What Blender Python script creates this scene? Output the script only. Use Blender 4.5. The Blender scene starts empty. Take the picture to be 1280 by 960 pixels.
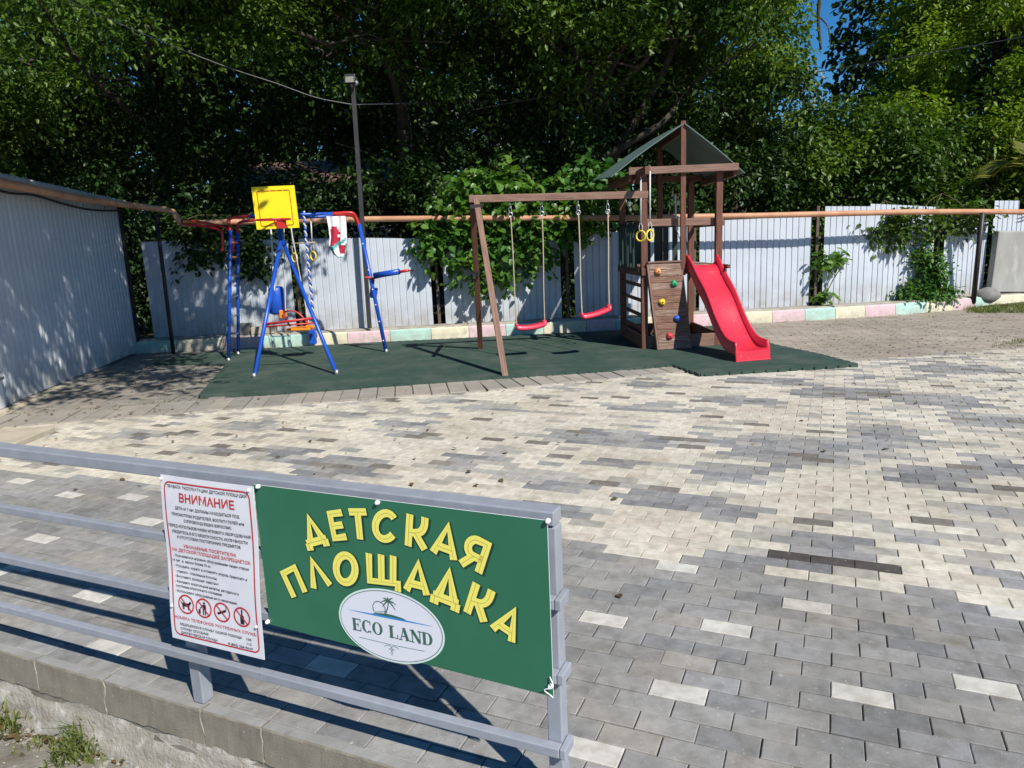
import bpy, math, random
import numpy as np
from mathutils import Vector, Matrix, noise as mnoise

random.seed(7)
rng = np.random.default_rng(7)
S = bpy.context.scene
C = S.collection

# ------------------------------------------------------------------ camera, sky, sun
FOC, PITCH, ROLL, CAMH = 901.7, 0.194077, 0.043855, 1.60634
cp, sp, cr_, sr_ = math.cos(PITCH), math.sin(PITCH), math.cos(ROLL), math.sin(ROLL)
FWD = Vector((0, cp, -sp))
_r0 = Vector((1, 0, 0))
_d0 = FWD.cross(_r0)
RIGHT = cr_ * _r0 + sr_ * _d0
DOWN = -sr_ * _r0 + cr_ * _d0
cam_d = bpy.data.cameras.new('camera')
cam = bpy.data.objects.new('camera', cam_d)
C.objects.link(cam)
cam_d.sensor_width = 36.0
cam_d.lens = FOC / 1280 * 36.0
cam_d.clip_start = 0.05
cam_d.clip_end = 3000
m = Matrix((RIGHT, -DOWN, -FWD)).transposed().to_4x4()
m.translation = Vector((0, 0, CAMH))
cam.matrix_world = m
S.camera = cam

SUN_EL, SUN_AZ = math.radians(43.0), math.radians(146.0)      # azimuth clockwise from +Y
w = bpy.data.worlds.new('World')
S.world = w
w.use_nodes = True
nt = w.node_tree
bg = nt.nodes['Background']
sky = nt.nodes.new('ShaderNodeTexSky')
sky.sky_type = 'NISHITA'
sky.sun_disc = False
sky.sun_elevation = SUN_EL
sky.sun_rotation = SUN_AZ
sky.altitude = 0
sky.air_density = 1.0
sky.dust_density = 0.0
sky.ozone_density = 7.0
hs_ = nt.nodes.new('ShaderNodeHueSaturation')
hs_.inputs['Saturation'].default_value = 1.27
nt.links.new(sky.outputs[0], hs_.inputs['Color'])
nt.links.new(hs_.outputs[0], bg.inputs[0])
bg.inputs[1].default_value = 0.080
sl = bpy.data.lights.new('sun', 'SUN')
sl.energy = 4.7
sl.angle = math.radians(0.55)
sl.color = (1.0, 0.955, 0.88)
so = bpy.data.objects.new('sun', sl)
C.objects.link(so)
SUND = Vector((math.sin(SUN_AZ) * math.cos(SUN_EL), math.cos(SUN_AZ) * math.cos(SUN_EL), math.sin(SUN_EL)))
so.rotation_euler = SUND.to_track_quat('Z', 'Y').to_euler()
so.location = (8, -10, 20)
S.view_settings.view_transform = 'Standard'
S.view_settings.look = 'None'
S.view_settings.exposure = 0.42
S.view_settings.gamma = 1.0
S.render.engine = 'CYCLES'
S.cycles.max_bounces = 6
S.cycles.diffuse_bounces = 3
S.cycles.transparent_max_bounces = 6
S.cycles.use_denoising = True


# ------------------------------------------------------------------ surveying helpers
def _ray(x, y):
    return ((x - 640) / FOC) * RIGHT + ((y - 480) / FOC) * DOWN + FWD


def gr(x, y, z=0.0):
    d = _ray(x, y)
    t = (z - CAMH) / d.z
    return Vector((d.x * t, d.y * t, z))


def at(x, y, Y):
    d = _ray(x, y)
    t = Y / d.y
    return Vector((d.x * t, Y, CAMH + d.z * t))


def pj(p):
    q = Vector(p) - Vector((0, 0, CAMH))
    k = q.dot(FWD)
    return (640 + FOC * q.dot(RIGHT) / k, 480 + FOC * q.dot(DOWN) / k, k)


GA = -0.4219064
GO = Vector((1.188148, 2.528687, 0))
U = Vector((math.cos(GA), math.sin(GA), 0))            # along the brick courses and the railing
N = Vector((math.sin(GA), -math.cos(GA), 0))           # towards the viewer, across the courses
BL, BW = 0.2, 0.1


def rc(r, c, z=0.0):
    return GO + U * (c * BL) + N * (r * BW) + Vector((0, 0, z))


# ------------------------------------------------------------------ materials
def _n(nt, typ, **kw):
    n = nt.nodes.new(typ)
    for k, v in kw.items():
        setattr(n, k, v)
    return n


def pm(name, col, rough=0.6, col2=None, scale=6.0, lo=0.35, hi=0.7, bump=0.0, bscale=60.0, bdist=0.01,
       metal=0.0, spec=0.4, src='pos', basis=None, stretch=(1, 1, 1), col3=None, scale3=40, lo3=.6, hi3=.75, coat=0.0, detail=5.0, dirt=None, stain=0.0, dust=None):
    """Principled material. src: coordinates ('pos' world or 'gc' grain attribute); basis: None, 'objcol' or 'col' (per piece colour)."""
    mt = bpy.data.materials.new(name)
    mt.use_nodes = True
    t = mt.node_tree
    L = t.links.new
    b = t.nodes['Principled BSDF']
    b.inputs['Roughness'].default_value = rough
    b.inputs['Metallic'].default_value = metal
    b.inputs['Specular IOR Level'].default_value = spec
    b.inputs['Coat Weight'].default_value = coat
    if src == 'pos':
        co = _n(t, 'ShaderNodeNewGeometry').outputs['Position']
    else:
        co = _n(t, 'ShaderNodeAttribute', attribute_name='gc').outputs['Vector']
    mp = _n(t, 'ShaderNodeMapping')
    mp.inputs['Scale'].default_value = stretch
    L(co, mp.inputs['Vector'])
    co = mp.outputs['Vector']

    def noise(sc, dt=detail):
        q = _n(t, 'ShaderNodeTexNoise')
        q.inputs['Scale'].default_value = sc
        q.inputs['Detail'].default_value = dt
        q.inputs['Roughness'].default_value = 0.6
        L(co, q.inputs['Vector'])
        return q.outputs['Fac']

    def ramp(f, a, c):
        q = _n(t, 'ShaderNodeMapRange')
        q.inputs['From Min'].default_value = a
        q.inputs['From Max'].default_value = c
        L(f, q.inputs['Value'])
        return q.outputs['Result']

    if basis == 'objcol':
        base = _n(t, 'ShaderNodeObjectInfo').outputs['Color']
    elif basis == 'col':
        base = _n(t, 'ShaderNodeAttribute', attribute_name='col').outputs['Color']
    else:
        q = _n(t, 'ShaderNodeRGB')
        q.outputs[0].default_value = (*col, 1)
        base = q.outputs[0]
    if col2 is not None:
        mx = _n(t, 'ShaderNodeMix', data_type='RGBA')
        L(ramp(noise(scale), lo, hi), mx.inputs['Factor'])
        L(base, mx.inputs['A'])
        if basis:
            mu = _n(t, 'ShaderNodeMix', data_type='RGBA', blend_type='MULTIPLY')
            mu.inputs['Factor'].default_value = 1
            L(base, mu.inputs['A'])
            mu.inputs['B'].default_value = (*col2, 1)
            L(mu.outputs['Result'], mx.inputs['B'])
        else:
            mx.inputs['B'].default_value = (*col2, 1)
        base = mx.outputs['Result']
    if col3 is not None:
        mx = _n(t, 'ShaderNodeMix', data_type='RGBA')
        L(ramp(noise(scale3, 3), lo3, hi3), mx.inputs['Factor'])
        L(base, mx.inputs['A'])
        mx.inputs['B'].default_value = (*col3, 1)
        base = mx.outputs['Result']
    if stain > 0:                                               # broad weathering
        mx = _n(t, 'ShaderNodeMix', data_type='RGBA', blend_type='MULTIPLY')
        L(ramp(noise(1.1, 6), .42, .66), mx.inputs['Factor'])
        L(base, mx.inputs['A'])
        mx.inputs['B'].default_value = (1 - stain, 1 - stain * 1.05, 1 - stain * 1.2, 1)
        base = mx.outputs['Result']
    if dust:                                                    # thin drifts of sand across the pieces
        mm = _n(t, 'ShaderNodeMath', operation='MULTIPLY')
        L(ramp(noise(2.6, 8), .50, .78), mm.inputs[0])
        mm.inputs[1].default_value = dust[0]
        mx = _n(t, 'ShaderNodeMix', data_type='RGBA')
        L(mm.outputs[0], mx.inputs['Factor'])
        L(base, mx.inputs['A'])
        mx.inputs['B'].default_value = (*dust[1], 1)
        base = mx.outputs['Result']
    if dirt:                                                    # splashed soil above the ground: (height, colour)
        sp = _n(t, 'ShaderNodeSeparateXYZ')
        L(_n(t, 'ShaderNodeNewGeometry').outputs['Position'], sp.inputs[0])
        hz = _n(t, 'ShaderNodeMapRange')
        hz.inputs['From Min'].default_value = dirt[0]
        hz.inputs['From Max'].default_value = dirt[1]
        hz.inputs['To Min'].default_value = 1
        hz.inputs['To Max'].default_value = 0
        L(sp.outputs['Z'], hz.inputs['Value'])
        mm = _n(t, 'ShaderNodeMath', operation='MULTIPLY')
        L(hz.outputs['Result'], mm.inputs[0])
        L(ramp(noise(4.5, 6), .32, .72), mm.inputs[1])
        mx = _n(t, 'ShaderNodeMix', data_type='RGBA')
        L(mm.outputs[0], mx.inputs['Factor'])
        L(base, mx.inputs['A'])
        mx.inputs['B'].default_value = (*dirt[2], 1)
        base = mx.outputs['Result']
    L(base, b.inputs['Base Color'])
    if bump > 0:
        bp = _n(t, 'ShaderNodeBump')
        bp.inputs['Strength'].default_value = bump
        bp.inputs['Distance'].default_value = bdist
        L(noise(bscale, 6), bp.inputs['Height'])
        L(bp.outputs['Normal'], b.inputs['Normal'])
    return mt


def leafmat(name, c1, c2, trans=0.35, rough=0.45, tcol=None):
    mt = bpy.data.materials.new(name)
    mt.use_nodes = True
    t = mt.node_tree
    L = t.links.new
    b = t.nodes['Principled BSDF']
    out = t.nodes['Material Output']
    a = _n(t, 'ShaderNodeAttribute', attribute_name='tint')
    mx = _n(t, 'ShaderNodeMix', data_type='RGBA')
    L(a.outputs['Fac'], mx.inputs['Factor'])
    mx.inputs['A'].default_value = (*c1, 1)
    mx.inputs['B'].default_value = (*c2, 1)
    L(mx.outputs['Result'], b.inputs['Base Color'])
    b.inputs['Roughness'].default_value = rough
    b.inputs['Specular IOR Level'].default_value = 0.4
    tr = _n(t, 'ShaderNodeBsdfTranslucent')
    mu = _n(t, 'ShaderNodeMix', data_type='RGBA', blend_type='MULTIPLY')
    mu.inputs['Factor'].default_value = 1
    L(mx.outputs['Result'], mu.inputs['A'])
    mu.inputs['B'].default_value = (*(tcol or (1.5, 1.6, 0.5)), 1)
    L(mu.outputs['Result'], tr.inputs['Color'])
    ms = _n(t, 'ShaderNodeMixShader')
    ms.inputs[0].default_value = trans
    L(b.outputs[0], ms.inputs[1])
    L(tr.outputs[0], ms.inputs[2])
    L(ms.outputs[0], out.inputs['Surface'])
    return mt


M = {}
for nm_, bs_ in (('brick_one', 'objcol'), ('brick_many', 'col')):
    M[nm_] = pm(nm_, (.3, .3, .3), .88, (.70, .69, .665), 15, .40, .68, .8, 230, .0035, basis=bs_, col3=(.47, .45, .41), scale3=42, lo3=.62, hi3=.78, spec=.25, stain=.20, detail=8, dust=(.55, (.42, .385, .32)))
M['sand'] = pm('joint_sand', (.27, .245, .20), .95, (.15, .135, .11), 9, bump=.5, bscale=150)
M['oldpaver'] = pm('old_paver', (.30, .265, .22), .92, (.80, .79, .76), 5, .35, .7, .5, 130, .004, basis='objcol', spec=.2, col3=(.15, .14, .11), scale3=7, lo3=.64, hi3=.82)
M['oldpaver_m'] = pm('old_paver_joined', (.30, .265, .22), .92, (.75, .73, .69), 3, .35, .7, .5, 130, .004, basis='col', spec=.2, col3=(.13, .12, .09), scale3=5, lo3=.60, hi3=.78)
M['soil'] = pm('soil', (.09, .07, .045), .95, (.05, .055, .03), 3, bump=.6, bscale=30, bdist=.03)
M['lowground'] = pm('lower_ground', (.25, .235, .20), .95, (.14, .12, .09), 6, bump=.6, bscale=70, bdist=.012, col3=(.40, .38, .34), scale3=16, lo3=.55, hi3=.7)
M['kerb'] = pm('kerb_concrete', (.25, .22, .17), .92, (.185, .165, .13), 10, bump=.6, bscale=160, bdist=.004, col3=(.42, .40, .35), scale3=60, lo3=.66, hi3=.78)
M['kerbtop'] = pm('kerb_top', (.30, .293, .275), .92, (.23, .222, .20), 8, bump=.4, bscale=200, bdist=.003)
M['mortar'] = pm('mortar', (.33, .305, .25), .95, bump=.5, bscale=120)
M['rough'] = pm('rough_concrete', (.40, .37, .31), .95, (.28, .25, .20), 6, .38, .66, .7, 55, .012, col3=(.50, .48, .43), scale3=14, lo3=.55, hi3=.72)
M['slab'] = pm('pale_concrete', (.46, .41, .31), .93, (.34, .30, .23), 4, bump=.3, bscale=80, bdist=.005)
M['rail'] = pm('grey_rail_paint', (.315, .335, .375), .42, (.265, .28, .315), 18, bump=.12, bscale=70, bdist=.003, spec=.5, col3=(.20, .17, .15), scale3=26, lo3=.70, hi3=.76, stain=.12)
M['sign'] = pm('sign_green', (.022, .138, .072), .36, (.028, .152, .084), 5, spec=.45, coat=.15)
M['signedge'] = pm('sign_edge', (.62, .64, .64), .5)
M['poster'] = pm('poster_white', (.73, .73, .76), .4, (.66, .66, .70), 10, spec=.4)
M['ink'] = pm('black_ink', (.014, .014, .022), .6)
M['redink'] = pm('red_ink', (.50, .025, .03), .55)
M['yellow_print'] = pm('yellow_print', (.86, .77, .15), .45)
M['print_dark'] = pm('print_shadow', (.008, .048, .035), .4)
M['print_line'] = pm('print_line', (.20, .15, .015), .5)
M['oval'] = pm('oval_white', (.70, .70, .76), .4)
M['oval_green'] = pm('oval_green', (.045, .13, .095), .45)
M['oval_blue'] = pm('oval_blue', (.03, .25, .62), .45)
M['oval_rim'] = pm('oval_rim', (.62, .76, .70), .4)
M['oval_line'] = pm('oval_line', (.12, .13, .14), .5)
M['screw'] = pm('screw_cap', (.8, .8, .78), .35)
M['mat'] = pm('rubber_green', (.033, .064, .051), .93, (.048, .080, .066), 7, bump=.7, bscale=350, bdist=.004, spec=.15, col3=(.085, .105, .088), scale3=1.6, lo3=.48, hi3=.85, detail=9, dust=(.35, (.16, .16, .13)))
M['fence'] = pm('fence_sheet', (.51, .55, .605), .48, (.455, .49, .54), 2.5, bump=.16, bscale=4, bdist=.02, spec=.4, col3=(.40, .39, .36), scale3=5, lo3=.68, hi3=.85, dirt=(.18, .75, (.30, .27, .22)))
M['shed'] = pm('shed_sheet', (.55, .59, .64), .42, (.49, .53, .58), 1.5, bump=.12, bscale=4, bdist=.02, spec=.45, dirt=(0, .5, (.33, .30, .25)))
M['roofsheet'] = pm('roof_sheet', (.40, .40, .385), .6, (.30, .30, .29), 3)
M['darkpost'] = pm('dark_post', (.018, .017, .018), .5, (.04, .03, .025), 12)
M['rustpost'] = pm('rusty_post', (.13, .10, .075), .8, (.075, .05, .035), 12)
M['pole'] = pm('grey_pole', (.024, .025, .028), .65, (.04, .04, .043), 6)
M['pipe'] = pm('pipe_orange', (.52, .27, .155), .6, (.40, .19, .10), 3.5, .4, .65, bump=.15, bscale=60, bdist=.004, col3=(.30, .14, .06), scale3=7, lo3=.66, hi3=.8)
for nm, cc in (('mint', (.40, .61, .53)), ('cream', (.69, .64, .46)), ('pink', (.66, .46, .49))):
    M[nm] = pm('kerb_paint_' + nm, cc, .85, tuple(x * .8 for x in cc), 9, bump=.4, bscale=60, bdist=.006, col3=(.40, .37, .31), scale3=13, lo3=.58, hi3=.72, dirt=(-.02, .20, (.36, .33, .27)))
M['capstone'] = pm('kerb_ledge', (.36, .33, .28), .93, (.22, .20, .16), 5, bump=.5, bscale=50, bdist=.012)
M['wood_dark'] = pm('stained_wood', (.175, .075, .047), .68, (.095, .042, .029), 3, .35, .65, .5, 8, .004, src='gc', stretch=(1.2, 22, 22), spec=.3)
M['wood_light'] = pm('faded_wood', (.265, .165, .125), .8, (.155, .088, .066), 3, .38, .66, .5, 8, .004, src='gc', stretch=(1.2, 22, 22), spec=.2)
M['plank'] = pm('weathered_plank', (.33, .235, .18), .85, (.16, .095, .07), 3, .36, .62, .7, 7, .005, src='gc', stretch=(1.6, 24, 24), spec=.2, col3=(.47, .40, .34), scale3=4, lo3=.60, hi3=.70)
M['plank2'] = pm('weathered_plank_red', (.27, .155, .11), .85, (.13, .07, .05), 3, .36, .62, .7, 7, .005, src='gc', stretch=(1.6, 24, 24), spec=.2, col3=(.42, .33, .27), scale3=5, lo3=.62, hi3=.72)
M['tarp'] = pm('roof_green', (.115, .175, .155), .6, (.085, .14, .122), 4, bump=.15, bscale=8, bdist=.01)
M['picket'] = pm('picket_green', (.012, .035, .028), .6, (.02, .045, .035), 5)
M['slide'] = pm('slide_red', (.62, .026, .052), .36, (.56, .026, .05), 3, spec=.5, col3=(.66, .10, .11), scale3=14, lo3=.64, hi3=.76)
M['swingred'] = pm('swing_red', (.68, .03, .07), .36, spec=.5)
M['rope'] = pm('rope_tan', (.45, .37, .27), .9, (.30, .24, .17), 60)
M['ropewhite'] = pm('rope_white', (.62, .61, .60), .9, (.45, .45, .46), 60)
M['steel'] = pm('steel', (.42, .43, .46), .35, metal=.8)
M['ringyellow'] = pm('ring_yellow', (.75, .58, .06), .4)
M['blue'] = pm('tube_blue', (.009, .068, .40), .34, (.012, .085, .46), 8, spec=.5)
M['red'] = pm('tube_red', (.52, .022, .022), .36, (.45, .02, .02), 9, spec=.5)
M['orange'] = pm('plastic_orange', (.80, .24, .012), .4)
M['yellow'] = pm('board_yellow', (.90, .67, .014), .42, (.85, .62, .013), 6)
M['hold_o'] = pm('hold_orange', (.72, .27, .10), .5)
M['hold_g'] = pm('hold_green', (.015, .30, .12), .45)
M['hold_y'] = pm('hold_yellow', (.75, .50, .01), .45)
M['hold_b'] = pm('hold_blue', (.012, .09, .50), .45)
M['hold_r'] = pm('hold_red', (.58, .03, .05), .45)
M['towel'] = pm('towel_cloth', (.78, .78, .78), .9)
M['towelred'] = pm('towel_red', (.42, .02, .05), .9)
M['towelteal'] = pm('towel_teal', (.10, .36, .34), .9)
M['bark'] = pm('bark', (.038, .029, .021), .92, (.075, .060, .044), 7, bump=.8, bscale=18, bdist=.03, stretch=(1, 1, .35))
M['leaf'] = leafmat('leaf_walnut', (.028, .068, .008), (.112, .185, .017), .31)
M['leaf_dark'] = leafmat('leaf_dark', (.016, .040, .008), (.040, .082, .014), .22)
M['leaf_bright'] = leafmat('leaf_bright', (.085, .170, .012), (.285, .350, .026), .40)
M['leaf_vine'] = leafmat('leaf_vine', (.042, .125, .020), (.115, .215, .030), .33, .4)
M['leaf_litter'] = leafmat('leaf_litter', (.13, .07, .03), (.07, .075, .025), .1, .8)
M['grass'] = leafmat('grass_blades', (.07, .11, .025), (.20, .22, .06), .3, .6)
M['palm'] = leafmat('palm_leaf', (.07, .10, .02), (.20, .20, .04), .3)
M['stem'] = pm('stem', (.10, .09, .04), .85)
M['cable'] = pm('cable_black', (.03, .03, .035), .5)
M['cablegrey'] = pm('cable_grey', (.20, .20, .21), .5)
M['housewall'] = pm('house_wall', (.55, .49, .42), .9, (.47, .41, .35), 2)
M['houseroof'] = pm('house_roof', (.24, .13, .10), .85, (.16, .09, .07), 3)
M['white'] = pm('white_paint', (.75, .76, .77), .5)
M['glass'] = pm('window_glass', (.03, .035, .04), .1, spec=.6)
M['lampglass'] = pm('lamp_glass', (.20, .20, .18), .3)
M['black'] = pm('black_plastic', (.02, .02, .02), .5)
M['stone'] = pm('grey_stone', (.24, .225, .21), .9, (.13, .125, .115), 6, bump=.6, bscale=40, bdist=.01)


# ------------------------------------------------------------------ object helpers
ORG = {}


def link(o):
    C.objects.link(o)
    return o


def tag(o, label=None, cat=None, group=None, kind=None):
    if label: o['label'] = label
    if cat: o['category'] = cat
    if group: o['group'] = group
    if kind: o['kind'] = kind
    return o


def thing(name, label, cat, loc=(0, 0, 0), group=None, kind=None):
    o = bpy.data.objects.new(name, None)
    o.empty_display_size = .2
    link(o)
    o.location = loc
    ORG[o] = Vector(loc)
    return tag(o, label, cat, group, kind)


def copy_tree(o, offset):
    c = o.copy()
    link(c)
    c.location = o.location + Vector(offset)
    for ch in o.children:
        d = ch.copy()
        link(d)
        d.parent = c
        for g in ch.children:
            e = g.copy()
            link(e)
            e.parent = d
    return c


class MB:
    def __init__(s):
        s.v, s.f, s.mi, s.gc = [], [], [], []

    def add(s, vs, fs, mi=0, gc=None):
        k = len(s.v)
        s.v += [tuple(q) for q in vs]
        s.gc += [tuple(q) for q in (gc if gc is not None else vs)]
        s.f += [tuple(i + k for i in f) for f in fs]
        s.mi += [mi] * len(fs)
        return s

    def box(s, c, size, R=None, mi=0):
        R = R or Matrix.Identity(3)
        h = [q / 2 for q in size]
        order = sorted(range(3), key=lambda i: -size[i])
        off = [random.uniform(0, 50) for _ in range(3)]
        vs, gc = [], []
        for x in (-1, 1):
            for y in (-1, 1):
                for z in (-1, 1):
                    l = Vector((x * h[0], y * h[1], z * h[2]))
                    vs.append(Vector(c) + R @ l)
                    gc.append((l[order[0]] + off[0], l[order[1]] + off[1], l[order[2]] + off[2]))
        fs = [(0, 1, 3, 2), (4, 6, 7, 5), (0, 4, 5, 1), (2, 3, 7, 6), (0, 2, 6, 4), (1, 5, 7, 3)]
        return s.add(vs, fs, mi, gc)

    def beam(s, a, b, wd, ht, up=(0, 0, 1), mi=0):
        a, b = Vector(a), Vector(b)
        x = (b - a)
        ln = x.length
        x.normalize()
        up = Vector(up)
        y = up.cross(x)
        if y.length < 1e-4: y = Vector((0, 1, 0)).cross(x)
        y.normalize()
        z = x.cross(y)
        return s.box((a + b) / 2, (ln, wd, ht), Matrix((x, y, z)).transposed(), mi)

    def tube(s, pts, r, seg=8, mi=0, caps=True, closed=False):
        pts = [Vector(p) for p in pts]
        n = len(pts)
        rs = r if isinstance(r, (list, tuple)) else [r] * n
        vs, gc, fs = [], [], []
        ref = None
        ln = 0
        for i, p in enumerate(pts):
            if closed:
                t = pts[(i + 1) % n] - pts[i - 1]
            else:
                t = pts[min(i + 1, n - 1)] - pts[max(i - 1, 0)]
            t.normalize()
            if ref is None:
                ref = Vector((0, 0, 1)) if abs(t.z) < .9 else Vector((1, 0, 0))
            a = t.cross(ref)
            if a.length < 1e-5: a = t.orthogonal()
            a.normalize()
            b = t.cross(a)
            ref = -b if False else b.cross(t) * 0 + (a.cross(t))
            if i: ln += (p - pts[i - 1]).length
            for k in range(seg):
                q = 2 * math.pi * k / seg
                d = a * math.cos(q) + b * math.sin(q)
                vs.append(p + d * rs[i])
                gc.append((ln, d.x * rs[i], d.y * rs[i] + d.z * rs[i]))
        m = n if closed else n - 1
        for i in range(m):
            j = (i + 1) % n
            for k in range(seg):
                l = (k + 1) % seg
                fs.append((i * seg + k, i * seg + l, j * seg + l, j * seg + k))
        if caps and not closed:
            fs.append(tuple(range(seg))[::-1])
            fs.append(tuple((n - 1) * seg + k for k in range(seg)))
        return s.add(vs, fs, mi, gc)

    def grid(s, P, mi=0, flip=False):
        """P: rows of points"""
        nr, nc = len(P), len(P[0])
        vs = [q for row in P for q in row]
        fs = []
        for i in range(nr - 1):
            for j in range(nc - 1):
                f = (i * nc + j, i * nc + j + 1, (i + 1) * nc + j + 1, (i + 1) * nc + j)
                fs.append(f[::-1] if flip else f)
        return s.add(vs, fs, mi)

    def poly(s, pts, z0, z1, mi=0):
        """upright prism of an xy polygon (counter-clockwise)"""
        n = len(pts)
        vs = [(p[0], p[1], z1) for p in pts] + [(p[0], p[1], z0) for p in pts]
        fs = [tuple(range(n)), tuple(range(2 * n - 1, n - 1, -1))]
        fs += [(i, i + n, (i + 1) % n + n, (i + 1) % n) for i in range(n)]
        return s.add(vs, fs, mi)

    def ball(s, c, r, mi=0, seg=10, rings=6):
        c = Vector(c)
        rr = r if isinstance(r, (tuple, list)) else (r, r, r)
        P = []
        for i in range(rings + 1):
            t = math.pi * i / rings
            P.append([c + Vector((rr[0] * math.sin(t) * math.cos(2 * math.pi * k / seg), rr[1] * math.sin(t) * math.sin(2 * math.pi * k / seg), rr[2] * math.cos(t))) for k in range(seg + 1)])
        return s.grid(P, mi, flip=True)

    def build(s, name, mats, parent=None, smooth=False, bevel=0, org=None, attrs=None):
        o0 = ORG.get(parent, Vector((0, 0, 0))) if org is None else Vector(org)
        me = bpy.data.meshes.new(name)
        me.from_pydata([(v[0] - o0.x, v[1] - o0.y, v[2] - o0.z) for v in s.v], [], s.f)
        mats = mats if isinstance(mats, (list, tuple)) else [mats]
        for q in mats: me.materials.append(q)
        if len(mats) > 1: me.polygons.foreach_set('material_index', s.mi)
        if smooth: me.polygons.foreach_set('use_smooth', [True] * len(s.f))
        a = me.attributes.new('gc', 'FLOAT_VECTOR', 'POINT')
        a.data.foreach_set('vector', np.array(s.gc, np.float32).ravel())
        o = bpy.data.objects.new(name, me)
        link(o)
        if parent: o.parent = parent
        elif org is not None: o.location = o0
        ORG[o] = o0
        if bevel:
            bm = o.modifiers.new('bevel', 'BEVEL')
            bm.width = bevel
            bm.segments = 2
            bm.limit_method = 'ANGLE'
        if smooth and any(len(f) > 4 for f in s.f):
            pass
        return o


def one(name, mats, fn, parent=None, **kw):
    b = MB()
    fn(b)
    return b.build(name, mats, parent, **kw)


def smooth_path(pts, n=8):
    """Catmull-Rom through points"""
    pts = [Vector(p) for p in pts]
    out = []
    for i in range(len(pts) - 1):
        p0, p1, p2, p3 = pts[max(i - 1, 0)], pts[i], pts[i + 1], pts[min(i + 2, len(pts) - 1)]
        for k in range(n):
            t = k / n
            out.append(.5 * ((2 * p1) + (p2 - p0) * t + (2 * p0 - 5 * p1 + 4 * p2 - p3) * t * t + (3 * p1 - p0 - 3 * p2 + p3) * t ** 3))
    out.append(pts[-1])
    return out


# ------------------------------------------------------------------ ground and terrace
def terrace_edge(x):
    p = rc(11.38, 0)
    return p.y + (x - p.x) * math.tan(GA)


b = MB()
n = 40
xs = [-400, -120, -40] + [-14 + i for i in range(29)] + [40, 120, 400]
ys = [-400, -60] + [-6 + i for i in range(16)] + [40, 200, 900]
b.grid([[(x, y, -.33 + .012 * mnoise.noise((x * 1.3, y * 1.3, 0))) for x in xs] for y in ys])
ground = b.build('ground', M['lowground'])
tag(ground, kind='structure')

b = MB()
b.poly([(-70, terrace_edge(-70)), (60, terrace_edge(60)), (60, 90), (-70, 90)], -.6, -.013)
tag(b.build('terrace_ground', M['sand']), kind='structure')
b = MB()                                                        # dark soil under the trees behind the fence
P = [[(x, y, .05 + (y - 13.6) * .02 + .08 * mnoise.noise((x * .5, y * .5, 2))) for x in range(-40, 45, 2)] for y in (13.6, 14.5, 16, 18, 21, 25, 30, 40, 60, 88)]
b.grid(P)
tag(b.build('wood_floor', M['soil']), kind='structure')


# ------------------------------------------------------------------ brick paving
def border_y(x):                                                # far edge of the new brick paving
    k = [(-12, 6.2), (-9, 6.4), (-5.15, 7.05), (-3.28, 7.39), (-.36, 7.82), (1.12, 8.2), (2.2, 8.47), (4.2, 8.68), (6.5, 9.0), (12, 9.75), (16, 10.3)]
    for (a, ya), (c, yc) in zip(k, k[1:]):
        if a <= x <= c: return ya + (yc - ya) * (x - a) / (c - a)
    return k[0][1] if x < k[0][0] else k[-1][1]


WHITE = {(2, 0), (0, 2), (-4, -1), (-6, 3), (-6, -4), (0, -5), (-1, -2.5), (4, -3), (8, -4), (-5, -28.5), (-4, -25), (-5, -22.5), (-2, -20), (2, -22),
         (6, -17), (9, -14.5), (7, -9.5), (5, -20.5), (6, -21), (4, 6), (1, 5.5), (-2, 6), (6, 3), (9, .5), (10, -1)}
DARK = {(-9, -1.5), (-9, -.5), (-9, .5)}
CREAM, CREAM2, GREY, GREYB, GREYD, BROWN, WHITEC, SLATE = (.64, .59, .49), (.59, .53, .435), (.312, .304, .288), (.325, .320, .312), (.225, .224, .228), (.205, .185, .16), (.62, .60, .54), (.095, .085, .08)
# grey clouds in the cream field: (row, col, half rows, half cols)
def cloud(px, py, wpx, hpx):
    def q(x, y):
        g = gr(x, y) - GO
        return g.dot(N) / BW, g.dot(U) / BL
    r0, c0 = q(px, py)
    ra, ca = q(px, py + hpx)
    rb, cb = q(px + wpx, py)
    return (r0, c0, max(1.2, abs(ra - r0) * 1.0), max(1.5, abs(cb - c0)))


CLOUDS = [cloud(*q) for q in ((430, 580, 80, 20), (590, 572, 40, 12), (768, 546, 128, 11), (990, 560, 117, 22), (1101, 540, 36, 13), (1165, 592, 58, 16), (908, 587, 64, 15), (862, 627, 105, 15),
                              (698, 633, 58, 8), (700, 604, 60, 5), (786, 575, 70, 5), (914, 499, 64, 6), (1223, 522, 60, 9), (1267, 639, 20, 10), (1037, 671, 30, 6), (990, 694, 30, 5), (1250, 580, 40, 10),
                              (175, 540, 47, 7), (310, 531, 50, 6), (370, 562, 40, 8), (272, 562, 30, 5), (430, 517, 30, 4), (500, 528, 45, 4), (535, 541, 30, 4), (1060, 490, 90, 8), (1180, 500, 60, 9), (960, 475, 80, 5), (1200, 460, 60, 6),
                              (810, 480, 50, 4), (620, 510, 60, 4), (560, 500, 40, 3), (50, 572, 40, 4), (800, 510, 60, 4))]


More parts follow.
